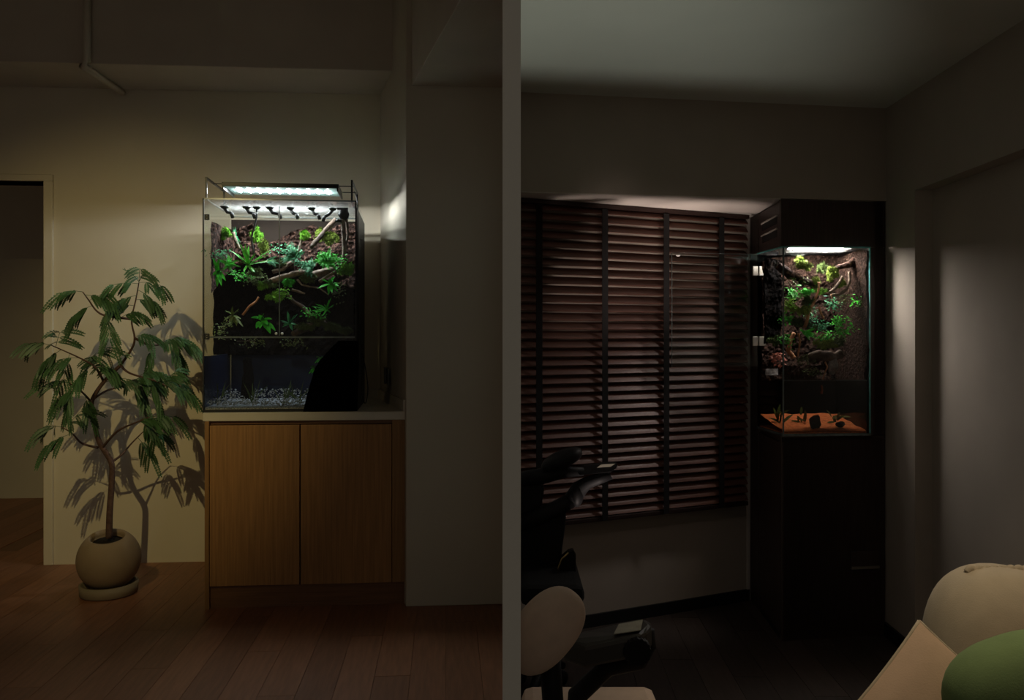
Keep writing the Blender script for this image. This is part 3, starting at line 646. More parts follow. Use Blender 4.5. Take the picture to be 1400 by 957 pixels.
# ------------------------------------------------------------------ potted tree
DPOT = 4.04
pc_ = g(149, 805, DPOT); px_, pz_ = pc_.x, FL
pot = thing('potted_tree', 'slender potted tree with feathery leaves beside the doorway', 'plant', L, (px_, DPOT, FL))
part(pot, 'saucer', MB().lathe((px_, DPOT, FL), [(.112, .0), (.124, .006), (.127, .052), (.114, .053), (.110, .022), (.02, .020)], 40), M['pot2'])
prof = []
Rp = .139; zc_ = FL + .160
for i in range(15):
    ph = -1.1 + (.93 + 1.1) * i / 14; prof.append((Rp * math.cos(ph), zc_ + Rp * 1.02 * math.sin(ph) - FL))
rt = prof[-1][0]; zt_ = prof[-1][1]
prof += [(rt - .008, zt_ + .001), (rt - .012, zt_ - .02), (rt - .006, zt_ - .05)]
def tilted(mb):
    c = Vector((px_, DPOT, zc_)); q = Matrix.Rotation(math.radians(13), 3, 'X') @ Matrix.Rotation(math.radians(2), 3, 'Y')
    mb.v = [c + q @ (p - c) for p in mb.v]; return mb
part(pot, 'pot', tilted(MB().lathe((px_, DPOT, FL), prof, 48)), M['pot'])
part(pot, 'soil', tilted(MB().lathe((px_, DPOT, FL + zt_ - .035), [(rt - .002, 0), (rt * .5, .006), (.005, .008)], 24)), M['soil'])
def P(u, v, o=0): return g(u, v, DPOT + o)
def smooth(pts, n=5):
    out = []
    for i in range(len(pts) - 1):
        a_, b_, c_, e_ = pts[max(i - 1, 0)], pts[i], pts[i + 1], pts[min(i + 2, len(pts) - 1)]
        for k in range(n):
            s_ = k / n; out.append(.5 * ((2 * b_) + (c_ - a_) * s_ + (2 * a_ - 5 * b_ + 4 * c_ - e_) * s_ ** 2 + (3 * b_ - a_ - 3 * c_ + e_) * s_ ** 3))
    return out + [pts[-1]]
tr = smooth([P(149, 736, -.02), P(150, 700, -.01), P(153, 655), P(152, 632), P(140, 612), P(133, 596), P(126, 562), P(127, 545, .01), P(142, 522, .02), P(165, 499, .01)])
part(pot, 'trunk', MB().tube(tr, [.0155 - .0075 * i / (len(tr) - 1) for i in range(len(tr))], 10), M['trunk'])
BR = [[(165, 499, .01), (180, 477), (184, 462, -.02), (180, 438, -.01), (186, 408), (190, 386)],
      [(178, 436, -.01), (146, 432, -.05), (132, 425, -.07), (121, 410, -.08), (113, 399, -.1)],
      [(142, 522, .02), (130, 502, -.05), (108, 489, -.1), (70, 472, -.15)],
      [(165, 499, .01), (177, 510, -.05), (213, 521, -.12), (228, 528, -.14)],
      [(128, 545, .01), (146, 534, .08), (168, 528, .12), (190, 520, .14)],
      [(134, 612), (112, 606, -.06), (98, 592, -.1), (84, 584, -.12)],
      [(152, 632), (166, 622, .06), (180, 606, .1), (196, 590, .1)],
      [(140, 612), (160, 590, -.08), (185, 578, -.12), (205, 570, -.14)],
      [(184, 462, -.02), (205, 472, .04), (225, 470, .08), (240, 468, .1)],
      [(127, 552, .01), (112, 536, -.05), (95, 524, -.08)]]
for b_ in BR:
    q = smooth([P(*x) for x in b_]); part(pot, 'branch', MB().tube(q, [.0062 - .004 * i / (len(q) - 1) for i in range(len(q))], 7), M['trunk'])
def comp_leaf(c, dirn, npair, pl, rlen):
    """a twice-pinnate leaf: drooping pinnae, each a row of leaflet pairs"""
    mb = MB(); dirn = Vector(dirn).normalized(); pts = []; cur = Vector(c); dd_ = dirn.copy()
    for i in range(npair + 1):
        pts.append(cur.copy()); dd_ = (dd_ + Vector((0, 0, -.14))).normalized(); cur = cur + dd_ * rlen / npair
    mb.tube(pts, .0012, 4)
    for i in range(1, npair + 1):
        td = (pts[i] - pts[i - 1]).normalized(); side = td.cross(Vector((0, 0, 1)))
        if side.length < .05: side = Vector((1, 0, 0))
        side.normalize()
        for s_ in (-1, 1):
            pd = (side * s_ * random.uniform(.5, .9) + td * random.uniform(.5, 1.0) + Vector((0, 0, random.uniform(-.75, -.15)))).normalized()
            l_ = pl * random.uniform(.75, 1.12) * (.75 + .4 * i / npair); n_ = 9; p = pts[i].copy(); q = [p.copy()]
            pn = Vector((random.uniform(-.4, .4), -1, random.uniform(-.1, .5)))
            for k in range(n_):
                pd = (pd + Vector((0, 0, -.075))).normalized(); p = p + pd * l_ / n_; q.append(p.copy())
            mb.tube(q[::3], .0008, 3)
            for k in range(1, n_ + 1):
                td2 = (q[k] - q[k - 1]).normalized(); sd2 = td2.cross(pn).normalized()
                ll = .0225 * (.55 + .45 * math.sin(math.pi * (k + 1.2) / (n_ + 2)))
                for s2 in (-1, 1):
                    e_ = sd2 * s2 * .62 + td2 * .8; w2 = td2 * .0105
                    a_ = q[k]; mb.add([a_ - w2 * .5, a_ + e_ * ll * .5 - w2 * .75, a_ + e_ * ll, a_ + e_ * ll * .5 + w2 * .9], [(0, 1, 2, 3)])
    return mb
LV = [(190, 386, 1, 0, 0), (190, 388, -1, .1, 0), (188, 396, .6, -.4, -.05), (187, 404, -.7, -.2, -.03), (185, 410, 1, .1, .03), (190, 385, .2, .5, 0), (184, 418, -.9, .1, .02),
      (113, 399, -.9, .1, -.1), (116, 403, .9, -.1, -.1), (122, 411, .5, .3, -.08), (126, 418, -.5, -.3, -.08), (146, 432, .2, -.6, -.05), (165, 434, .8, .4, -.03),
      (70, 472, -.9, .2, -.15), (76, 475, .2, .6, -.14), (84, 478, -.7, -.5, -.13), (95, 484, -.2, -.7, -.11), (108, 489, -1, .0, -.1), (118, 495, .4, .5, -.08), (125, 500, -.5, -.6, -.06), (128, 503, .9, .1, -.05),
      (95, 524, -.9, .2, -.08), (98, 526, -.1, -.8, -.08), (106, 532, -.8, -.3, -.06), (116, 540, .2, -.7, -.05),
      (140, 524, .8, .3, .02), (150, 514, -.3, .5, .02),
      (213, 521, 1, .0, -.12), (228, 528, .9, -.2, -.14), (205, 519, .3, -.7, -.11), (222, 525, .4, .5, -.13), (190, 514, .9, .4, -.08),
      (190, 520, .9, .2, .14), (180, 524, .4, -.6, .12), (168, 528, .7, .5, .1), (188, 521, .3, -.7, .13),
      (84, 584, -.9, .1, -.12), (90, 587, .3, .4, -.11), (98, 593, -.8, -.3, -.1),
      (196, 590, .9, .1, .1), (188, 598, .2, -.5, .1), (205, 570, .9, .1, -.14), (195, 574, .2, -.5, -.13), (185, 578, .8, .4, -.12),
      (240, 468, .9, .0, .1), (232, 469, .5, -.6, .09), (220, 470, .8, .5, .07), (208, 472, -.1, -.8, .05), (184, 460, 1, .2, -.02)]
for u, v, hx, hz, o_ in LV:
    part(pot, 'leaf', comp_leaf(P(u, v, o_), (hx, random.uniform(-.5, .45), hz + .15), random.choice((3, 3, 4)), .100, random.uniform(.07, .12)), M['tree_leaf'])
for u, v in ((172, 370), (196, 372)):
    c = P(190, 385); e = P(u, v); mb = MB().tube([c, c.lerp(e, .6) + Vector((.005, 0, .005)), e], .0016, 5)
    for i in range(5): mb.blade(e, (random.uniform(-1, 1), random.uniform(-.5, .5), random.uniform(0, .6)), (0, -1, .5), .02, .003, .3, 3)
    part(pot, 'young_shoot', mb, M['tree_leaf'])

# ================================================================== RIGHT AREA: setting
DF = 3.741; DWW = 3.625
CE = CAMZ + 1.094; ZSO = 2.097
def Fp(u): p = R.at(u, 458, DF); return R.wor(p)           # world points on the front plane
def Wp(u): p = WW.at(u, 458, DWW); return WW.wor(p)        # world points on the window wall
cor = Fp(1211.5); xrw = RW.conv(cor).x                      # right wall plane in RW
def Rp_(y, off=0): return RW.wor((xrw + off, y, 0))
yc = RW.conv(cor).y
def winter(p, q, a, b):                                     # intersection of two plan lines
    d1 = (q[0] - p[0], q[1] - p[1]); d2 = (b[0] - a[0], b[1] - a[1]); den = d1[0] * d2[1] - d1[1] * d2[0]
    s_ = ((a[0] - p[0]) * d2[1] - (a[1] - p[1]) * d2[0]) / den; return (p[0] + d1[0] * s_, p[1] + d1[1] * s_)
wl, wr_ = Wp(704), Wp(1100)
wc = winter(wl, wr_, Rp_(yc), Rp_(yc + 1))                  # window wall meets right wall
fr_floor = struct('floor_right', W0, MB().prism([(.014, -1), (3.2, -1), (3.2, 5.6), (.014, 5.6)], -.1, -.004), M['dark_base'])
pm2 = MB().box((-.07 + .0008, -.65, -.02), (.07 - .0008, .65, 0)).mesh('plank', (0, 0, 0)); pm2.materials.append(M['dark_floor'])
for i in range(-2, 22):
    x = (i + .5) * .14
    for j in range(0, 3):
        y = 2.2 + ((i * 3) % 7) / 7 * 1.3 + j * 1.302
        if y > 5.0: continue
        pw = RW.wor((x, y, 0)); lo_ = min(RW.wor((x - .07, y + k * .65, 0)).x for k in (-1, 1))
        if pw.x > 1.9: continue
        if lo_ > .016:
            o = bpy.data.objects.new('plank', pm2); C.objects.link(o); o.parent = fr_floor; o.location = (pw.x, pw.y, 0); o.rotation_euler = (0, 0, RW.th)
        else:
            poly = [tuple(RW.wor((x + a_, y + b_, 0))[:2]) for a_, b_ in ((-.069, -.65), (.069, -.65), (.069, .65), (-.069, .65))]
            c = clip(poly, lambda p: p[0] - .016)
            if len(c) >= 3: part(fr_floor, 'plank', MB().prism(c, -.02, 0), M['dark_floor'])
nW = Vector((WW.Y[0], WW.Y[1]))
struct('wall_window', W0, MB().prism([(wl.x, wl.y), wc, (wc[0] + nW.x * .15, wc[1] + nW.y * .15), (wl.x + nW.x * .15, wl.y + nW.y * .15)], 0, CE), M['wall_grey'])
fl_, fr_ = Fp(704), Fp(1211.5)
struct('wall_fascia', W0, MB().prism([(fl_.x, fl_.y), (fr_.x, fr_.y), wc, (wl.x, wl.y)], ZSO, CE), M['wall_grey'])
struct('trim_3', W0, MB().prism([(fl_.x, fl_.y + .002), (Fp(1067).x, Fp(1067).y + .002), (Wp(1036).x, Wp(1036).y - .001), (wl.x, wl.y - .001)], ZSO - .004, ZSO + .001), M['soffit'])
struct('ceiling_right', W0, MB().prism([(.014, .7), (3.2, .7), (3.2, 5.6), (.014, 5.6)], CE, CE + .1), M['ceil_r'])
# right wall with the recess
j0 = RW.atx(1251, 260, xrw); j1 = RW.atx(1251, 400, xrw); rd = .085
p_in = RW.at(1275, 400, j0.y)                     # jamb back corner, same depth as its front edge
rd = p_in.x - xrw; zr = j0.z
y0r = -.9
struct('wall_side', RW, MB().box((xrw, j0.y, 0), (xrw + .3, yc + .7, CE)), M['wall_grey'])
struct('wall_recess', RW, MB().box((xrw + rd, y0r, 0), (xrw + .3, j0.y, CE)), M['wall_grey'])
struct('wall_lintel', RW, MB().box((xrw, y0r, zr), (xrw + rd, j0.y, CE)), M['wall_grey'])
# baseboards, black
nb = .012
o_ = (-nW.x * nb, -nW.y * nb)
cabl = Wp(1023)
struct('baseboard_window', W0, MB().prism([(wl.x, wl.y), (cabl.x, cabl.y), (cabl.x + o_[0], cabl.y + o_[1]), (wl.x + o_[0], wl.y + o_[1])], 0, .062), M['black'])
struct('baseboard_side', RW, MB().box((xrw - .012, j0.y, 0), (xrw, yc - .001, .065)), M['black'])
struct('trim_4', W0, MB().prism([(Wp(1020.5).x + o_[0] * .9, Wp(1020.5).y + o_[1] * .9), (Wp(1023.5).x + o_[0] * .9, Wp(1023.5).y + o_[1] * .9), tuple(Wp(1023.5)[:2]), tuple(Wp(1020.5)[:2])], .0, ZSO - .005), M['corner'])

# ------------------------------------------------------------------ venetian blind
off = .055; DBL = DWW - off
bxl = WW.conv(Vector((.022, 0, 0)))
xl_ = None
# left end just right of the partition: solve world x = .03
for k in range(2000):
    xx = -1 + k * .002
    wv = WW.wor((xx, DBL, 0))
    if wv.x > .030: xl_ = xx; break
xr_ = WW.at(1019.5, 458, DBL).x
zbot = WW.at(1019, 690, DBL).z
bl = thing('venetian_blind', 'dark brown wooden venetian blind with black tapes over the window', 'blind', WW, ((xl_ + xr_) / 2, DBL, zbot))
part(bl, 'head_rail', MB().box((xl_, DBL - .03, ZSO - .026), (xr_, DBL + .03, ZSO - .006)), M['rail'])
part(bl, 'bottom_rail', MB().box((xl_, DBL - .022, zbot), (xr_, DBL + .022, zbot + .022)), M['rail'], .003)
pitch = .0435; tilt = math.radians(43); sw = .052
sec = []
for i in range(6):
    s_ = -sw / 2 + sw * i / 5; bow = .0055 * (1 - (2 * s_ / sw) ** 2)
    sec.append((s_, bow))
prof = [(s_, b_ + .0014) for s_, b_ in sec] + [(s_, b_ - .0014) for s_, b_ in sec[::-1]]
bv = BASE[bl.name]
sm_ = MB(); vs = []
for xx in (xl_ - bv.x, xr_ - bv.x):
    for s_, b_ in prof:                         # room edge (negative depth) hangs low
        vs.append((xx, s_ * math.cos(tilt) - b_ * math.sin(tilt), s_ * math.sin(tilt) + b_ * math.cos(tilt)))
n_ = len(prof)
sm_.add(vs, [(i, (i + 1) % n_, n_ + (i + 1) % n_, n_ + i) for i in range(n_)] + [tuple(range(n_ - 1, -1, -1)), tuple(range(n_, 2 * n_))])
sme = sm_.mesh('slat', (0, 0, 0)); sme.materials.append(M['blind'])
nsl = int((ZSO - .045 - zbot - .03) / pitch)
for k in range(nsl + 1):
    o = bpy.data.objects.new('slat', sme); C.objects.link(o); o.parent = bl
    o.location = (random.uniform(-.001, .001), 0, .045 + k * pitch); o.rotation_euler = (random.uniform(-.035, .035), 0, 0)
for uu in (737, 827, 911, 986.5):
    xx = WW.at(uu, 458, DBL - .03).x
    part(bl, 'ladder_tape', MB().box((xx - .0165, DBL - .033, zbot + .004), (xx + .0165, DBL - .031, ZSO - .03)), M['tape'])

# ------------------------------------------------------------------ tall cabinet
A = Fp(1068); B = Fp(1210.5); D_ = Wp(1026); Cn = wc
A = (A.x, A.y); B = (B.x - .004, B.y); D_ = (D_.x - nW.x * .002, D_.y - nW.y * .002); Cn = (Cn[0] - .012, Cn[1] - .012)
zt2 = R.at(1130, 338, DF).z; zb2 = R.at(1130, 596, DF).z
cb = thing('tall_cabinet', 'tall dark wenge built in cabinet with a niche for the tank', 'cabinet', W0, ((A[0] + B[0]) / 2, (A[1] + D_[1]) / 2, 0))
def lerp2(a_, b_, s_): return (a_[0] + (b_[0] - a_[0]) * s_, a_[1] + (b_[1] - a_[1]) * s_)
part(cb, 'lower_body', MB().prism([lerp2(A, B, .02), lerp2(B, A, .02), Cn, lerp2(D_, Cn, .03)], 0, zb2 - .02), M['wenge'])
vn = (A[0] - D_[0], A[1] - D_[1]); ln_ = math.hypot(*vn); vn = (vn[0] / ln_, vn[1] / ln_)        # from back to front
fn = ((B[0] - A[0]), (B[1] - A[1])); lf = math.hypot(*fn); fn = (fn[0] / lf, fn[1] / lf); fnn = (fn[1], -fn[0])   # front normal, towards the viewer
sn = (vn[1] * -1, vn[0]) ; sn = sn if sn[0] < 0 else (-sn[0], -sn[1])                              # side normal
def front_slab(s0, s1, z0, z1, th=.018, out=0.0):
    p0, p1 = lerp2(A, B, s0), lerp2(A, B, s1)
    return MB().prism([(p0[0] + fnn[0] * out, p0[1] + fnn[1] * out), (p1[0] + fnn[0] * out, p1[1] + fnn[1] * out), (p1[0] - fnn[0] * th, p1[1] - fnn[1] * th), (p0[0] - fnn[0] * th, p0[1] - fnn[1] * th)], z0, z1)
def side_slab(s0, s1, z0, z1, th=.018, out=0.0):
    p0, p1 = lerp2(A, D_, s0), lerp2(A, D_, s1)
    return MB().prism([(p0[0] + sn[0] * out, p0[1] + sn[1] * out), (p1[0] + sn[0] * out, p1[1] + sn[1] * out), (p1[0] - sn[0] * th, p1[1] - sn[1] * th), (p0[0] - sn[0] * th, p0[1] - sn[1] * th)], z0, z1)
part(cb, 'front_panel', front_slab(0, 1, .004, zb2 - .002), M['wenge'], .001)
part(cb, 'side_door', side_slab(.02, .70, .03, zb2 - .03), M['wenge_l'], .001)
part(cb, 'side_filler', side_slab(.71, 1.0, .004, ZSO - .006, out=.001), M['wenge_l'])
part(cb, 'plinth', side_slab(.04, .70, .0, .028, out=-.004), M['black'])
part(cb, 'niche_floor', MB().prism([lerp2(A, B, .003), lerp2(B, A, .12), lerp2(Cn, D_, .05), lerp2(D_, Cn, .03)], zb2 - .02, zb2), M['wenge'])
part(cb, 'upper_front', front_slab(0, 1, zt2 + .004, ZSO - .006), M['wenge'], .001)
us = part(cb, 'upper_side', side_slab(.02, .70, zt2 + .004, ZSO - .012), M['wenge_l'], .001)
for zc_ in (.118, .055):
    vs_ = part(us, 'vent_slot', side_slab(.12, .58, zt2 + zc_, zt2 + zc_ + .034, .005, .001), M['gap'])
    part(us, 'slot_lip', side_slab(.10, .60, zt2 + zc_ + .034, zt2 + zc_ + .041, .002, .006), M['corner'])
fr0 = .86
part(cb, 'side_stile', front_slab(fr0 - .004, 1, zb2, zt2 + .002, .05), M['wenge'])
part(cb, 'right_panel', MB().prism([lerp2(A, B, .90), lerp2(A, B, .985), lerp2(Cn, D_, .02), lerp2(Cn, D_, .10)], zb2, ZSO - .006), M['wenge'])
part(cb, 'back_panel', MB().prism([lerp2(D_, Cn, .02), lerp2(Cn, D_, .10), lerp2(lerp2(Cn, D_, .10), lerp2(A, B, .9), .04), lerp2(lerp2(D_, Cn, .02), lerp2(A, B, .02), .04)], zb2, ZSO - .006), M['black'])
z_a, z_b = R.at(1180, 753, DF).z, R.at(1180, 776, DF).z
sA = (R.at(1163, 760, DF).x - R.conv((A[0], A[1], 0)).x) / lf; sB = (R.at(1201, 760, DF).x - R.conv((A[0], A[1], 0)).x) / lf
dp = part(cb, 'socket_flap', front_slab(sA, sB, z_b, z_a, .002, .003), M['wenge'])
part(dp, 'pull_bar', front_slab(sA, sB, z_b - .004, z_b + .008, .002, .012), M['steel'])

# ------------------------------------------------------------------ right planted tank
c0 = T2.conv(R.wor(R.at(1070, 460, DF + .012)))
D2 = c0.y; TD2 = .34; s = T2.at
sx0, sx1 = s(1070.5, 460, D2).x, s(1190, 460, D2).x
sz0, sz1 = zb2, zt2; sb = D2 + TD2
tk = thing('corner_tank', 'tall glass paludarium tank in the dark cabinet niche', 'tank', T2, ((sx0 + sx1) / 2, D2 + TD2 / 2, sz0))
gt = .006
part(tk, 'base_plate', MB().box((sx0, D2, sz0 + .0005), (sx1, sb, sz0 + .012)), M['black'])
part(tk, 'front_glass', MB().box((sx0 + gt, D2, sz0 + .012), (sx1 - gt, D2 + gt, sz1 - .006)), M['glass'])
zdo = s(1050, 500, D2 + .2).z
part(tk, 'side_glass', MB().box((sx0, D2 + gt, sz0 + .012), (sx0 + gt, sb, zdo - .004)), M['glass'], label='fixed lower pane of the open door side')
part(tk, 'side_glass', MB().box((sx1 - gt, D2, sz0 + .012), (sx1, sb, sz1 - .006)), M['glass'])
part(tk, 'back_panel', MB().box((sx0, sb - .006, sz0 + .012), (sx1, sb, sz1 - .006)), M['black_mat'])
part(tk, 'side_cover', MB().box((sx1 - gt - .005, D2 + .012, sz0 + .012), (sx1 - gt - .001, sb, sz1 - .02)), M['black_mat'])
part(tk, 'lid_glass', MB().box((sx0, D2, sz1 - .006), (sx1, sb, sz1)), M['mist_glass'])
for xx in (sx0 - .001, sx1 - .005):
    part(tk, 'corner_edge', MB().box((xx, D2 - .001, sz0 + .002), (xx + .006, D2 + .005, sz1)), M['edge'] if xx > sx0 else M['edge_d'])
part(tk, 'top_edge', MB().box((sx0 - .002, D2 - .002, sz1 - .004), (sx1 + .001, D2 + .004, sz1 + .003)), M['edge'])
part(tk, 'top_edge', MB().box((sx0 - .002, D2, sz1 - .004), (sx0 + .004, sb, sz1 + .003)), M['edge'])
part(tk, 'bottom_edge', MB().box((sx0, D2 - .002, sz0 + .0005), (sx1, D2 + .003, sz0 + .012)), M['edge_d'])
part(tk, 'side_bottom_edge', MB().box((sx0 - .002, D2, sz0 + .0005), (sx0 + .003, sb, sz0 + .012)), M['edge_d'])
part(tk, 'corner_clip', MB().box((sx0 + .008, D2 + .05, sz1 - .032), (sx0 + .03, D2 + .075, sz1 - .007)), M['white_plastic'], label='small white clip under the lid')
zw2 = s(1130, 520, D2).z
part(tk, 'waterline_strip', MB().box((sx0 + gt, D2 + gt, zw2 - .002), (sx1 - gt - .005, D2 + gt + .003, zw2 + .001)), M['edge_d'])
part(tk, 'water', MB().box((sx0 + gt + .001, D2 + gt + .0035, sz0 + .016), (sx1 - gt - .006, sb - .008, zw2)), M['water2'])
# lamp lying on the lid
lmp = thing('tank_lamp', 'flat lit white lamp lying on the lid of the corner tank', 'lamp', T2, ((sx0 + sx1) / 2, D2 + .19, sz1))
part(lmp, 'housing', MB().box((sx0 + .05, D2 + .08, sz1 + .012), (sx1 - .04, D2 + .22, sz1 + .03)), M['white_plastic'], .003)
part(lmp, 'diffuser', MB().box((sx0 + .10, D2 + .10, sz1 + .008), (sx1 - .075, D2 + .19, sz1 + .012)), M['lamp_tube'])
for xx in (sx0 + .055, sx1 - .055): part(lmp, 'foot', MB().box((xx - .004, D2 + .08, sz1), (xx + .004, D2 + .22, sz1 + .012)), M['white_plastic'])
# open glass door
hz1 = s(1040, 348, D2 + .3).z
hp = wpt(1036, 400, 4.30); he = wpt(918.5, 400, 4.22)
hu = Vector((he.x - hp.x, he.y - hp.y)); hl = hu.length; hu.normalize(); hn = (-hu.y, hu.x)
zA = wpt(1036, 348, 4.30).z; zB = wpt(1036, 501, 4.30).z
gd = thing('open_glass_door', 'clear glass tank door swung open before the blind', 'door', W0, ((hp.x + he.x) / 2, (hp.y + he.y) / 2, zB))
def dslab(a_, b_, z0, z1, th, o_=0):
    q0 = (hp.x + hu.x * a_ + hn[0] * o_, hp.y + hu.y * a_ + hn[1] * o_); q1 = (hp.x + hu.x * b_ + hn[0] * o_, hp.y + hu.y * b_ + hn[1] * o_)
    return MB().prism([q0, q1, (q1[0] + hn[0] * th, q1[1] + hn[1] * th), (q0[0] + hn[0] * th, q0[1] + hn[1] * th)], z0, z1)
part(gd, 'pane', dslab(0, hl, zB, zA, .005), M['glass_door'])
part(gd, 'pane_edge', dslab(0, hl, zA, zA + .0015, .005), M['edge_d'])
part(gd, 'pane_edge', dslab(hl, hl + .0015, zB, zA, .005), M['edge_d'])
kp = wpt(927, 350, 4.22)
part(gd, 'knob', MB().ell((kp.x, kp.y - .006, zA - .012), (.012, .006, .006), nu=10, nv=6), M['white_plastic'])
for vv in (370.5, 466.5):
    zc_ = wpt(1036, vv, 4.30).z
    for a_, b_ in ((.003, .030), (-.040, -.004)):
        part(gd, 'hinge_plate', dslab(a_, b_, zc_ - .024, zc_ + .024, .014, -.005), M['steel'], .002)

# right tank contents
e = lambda k: D2 + TD2 * k
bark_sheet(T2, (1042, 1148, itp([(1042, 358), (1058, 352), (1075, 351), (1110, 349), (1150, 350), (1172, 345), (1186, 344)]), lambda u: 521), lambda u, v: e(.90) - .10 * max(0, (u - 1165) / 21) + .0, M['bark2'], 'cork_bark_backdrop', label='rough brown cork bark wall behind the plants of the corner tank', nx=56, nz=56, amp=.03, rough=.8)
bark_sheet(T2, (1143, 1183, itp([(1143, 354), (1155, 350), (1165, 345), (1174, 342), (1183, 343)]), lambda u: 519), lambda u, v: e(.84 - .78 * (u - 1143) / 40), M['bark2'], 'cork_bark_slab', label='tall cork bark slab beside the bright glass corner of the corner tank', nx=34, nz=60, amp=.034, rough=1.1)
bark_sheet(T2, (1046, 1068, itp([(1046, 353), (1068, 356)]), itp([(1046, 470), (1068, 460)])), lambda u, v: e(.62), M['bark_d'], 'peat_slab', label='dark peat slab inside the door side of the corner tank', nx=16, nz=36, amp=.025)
branch(T2, [(1064, 362, e(.32)), (1078, 373, e(.3)), (1090, 379, e(.3)), (1102, 385, e(.3)), (1112, 390, e(.32))], .022, .016, M['bark'], 'thick pinkish cork branch sloping from the door side', name='cork_branch', wob=.012)
branch(T2, [(1176, 352, e(.4)), (1160, 362, e(.36)), (1150, 364, e(.34)), (1142, 368, e(.34))], .020, .010, M['bark'], 'knobbly bark branch reaching from the tall bark slab', name='cork_branch', wob=.012)
branch(T2, [(1119, 386, e(.2)), (1119, 396, e(.18)), (1116, 406, e(.18)), (1111, 416, e(.18)), (1105, 430, e(.2)), (1100, 448, e(.22))], .0050, .008, M['wood_o'], 'tan curved branch running down the middle of the corner tank')
branch(T2, [(1137, 402, e(.2)), (1138, 410, e(.2)), (1136, 415, e(.2))], .004, .004, M['wood_o'], 'short tan hook twig near the pale forked branch', name='twig')
branch(T2, [(1120, 420, e(.2)), (1123, 430, e(.18)), (1126, 437, e(.18))], .006, .004, M['wood_o'], 'stubby orange twig below the tan curved branch', name='twig')
branch(T2, [(1091, 455, e(.2)), (1094, 466, e(.18)), (1092, 478, e(.18)), (1090, 488, e(.2))], .0055, .004, M['wood_o'], 'upright orange twig beside the green fern of the corner tank', name='twig')
branch(T2, [(1112, 472, e(.2)), (1119, 465, e(.18)), (1126, 456, e(.18))], .005, .004, M['wood_o'], 'slanting orange twig above the lime moss ledge', name='twig')
branch(T2, [(1152, 378, e(.2)), (1148, 386, e(.2)), (1142, 393, e(.22)), (1134, 400, e(.24))], .006, .008, M['wood'], 'pale forked branch under the knobbly bark branch')
branch(T2, [(1160, 372, e(.24)), (1162, 384, e(.22)), (1156, 396, e(.22)), (1146, 403, e(.24)), (1136, 404, e(.26))], .007, .008, M['wood'], 'grey twisted root below the knobbly bark branch', name='root')
branch(T2, [(1086, 455, e(.34)), (1080, 468, e(.32)), (1078, 480, e(.32)), (1085, 490, e(.3))], .010, .012, M['wood_o'], 'reddish brown trunk piece low on the door side', name='driftwood_log')
branch(T2, [(1128, 494, e(.18)), (1131, 502, e(.16)), (1128, 510, e(.16)), (1124, 520, e(.16))], .0040, .003, M['wood_o'], 'thin orange aerial root dipping into the water', name='root')
branch(T2, [(1123, 527, e(.16)), (1124, 533, e(.16)), (1123, 538, e(.16))], .004, .006, M['wood_r'], 'short red orange root tip hanging under the water', name='root')
branch(T2, [(1168, 422, e(.14)), (1174, 418, e(.14)), (1180, 420, e(.14))], .004, .004, M['wood'], 'small curved pale twig on the tall bark slab', name='twig')
branch(T2, [(1150, 484, e(.24)), (1138, 488, e(.22)), (1120, 486, e(.22)), (1106, 490, e(.24))], .022, .026, M['wood_d'], 'dark horizontal log under the lime moss ledge', name='driftwood_log')
mb = MB().ell(s(1139, 501, e(.2)), (.026, .02, .038), nu=14, nv=10, amp=.3, fr=50)
single('grey_stone', 'grey streaked stone above the waterline of the corner tank', 'stone', T2, mb, M['rock_g'])
MM = [(1099, 362, .34, 12, 10, 'moss_y', 'yellow moss cushion above the thick pinkish cork branch'), (1094, 354, .45, 8, 5, 'moss_y', 'brownish yellow moss edge under the lid clip'),
      (1137, 374, .36, 12, 13, 'moss_y', 'tall yellow green moss cushion beside the knobbly bark branch'), (1115, 384, .3, 8, 7, 'moss_y', 'small yellow moss patch at the top of the tan curved branch'),
      (1104, 399, .18, 9, 6, 'leaf', 'bright green round moss ball of the corner tank'), (1150, 388, .26, 9, 7, 'moss_y', 'moss strip on the pale forked branch'),
      (1103, 411, .22, 10, 8, 'moss_d', 'dull moss cushion under the bright round moss ball'), (1122, 398, .26, 9, 6, 'moss', 'green moss patch between tan curved branch and pale forked branch'),
      (1100, 425, .22, 9, 10, 'moss_y', 'hanging yellow moss against the tan curved branch'), (1089, 440, .24, 12, 8, 'moss_d', 'mossy hump above the reddish trunk piece'),
      (1130, 470, .14, 17, 9, 'moss_y', 'wide lime moss ledge over the dark horizontal log'), (1060, 466, .3, 10, 9, 'moss_d', 'olive moss by the door side hinges'), (1112, 390, .34, 5, 6, 'moss_d', 'little moss knob on the cork branch tip')]
for u, v, k, ru, rv, m_, ls in MM: moss(T2, u, v, e(k), ru, rv, M[m_], ls, tufts=110 if ru > 11 else 60, tl=.012)
creeper(T2, 1087, 404, e(.2), 12, 10, 21, 'leafy creeper beside the bright round moss ball', M['leaf'], .016)
creeper(T2, 1078, 415, e(.14), 7, 10, 12, 'pale leaved creeper at the front glass corner edge', M['leaf_y'], .016)
creeper(T2, 1134, 418, e(.18), 11, 10, 18, 'dark leaved creeper under the short tan hook twig', M['leaf_b'], .013)
creeper(T2, 1145, 437, e(.18), 13, 10, 21, 'green creeper beside the tall bark slab', M['leaf'], .015)
creeper(T2, 1151, 452, e(.16), 12, 10, 21, 'leafy creeper hanging above the end of the lime moss ledge', M['leaf'], .014)
creeper(T2, 1120, 442, e(.22), 11, 8, 15, 'small green creeper around the stubby orange twig', M['leaf_b'], .013)
creeper(T2, 1075, 436, e(.18), 10, 7, 15, 'bright creeper over the mossy hump by the front glass edge', M['leaf'], .014)
creeper(T2, 1062, 487, e(.3), 9, 10, 15, 'reddish leaved plant low on the door side', M['leaf_r'], .017)
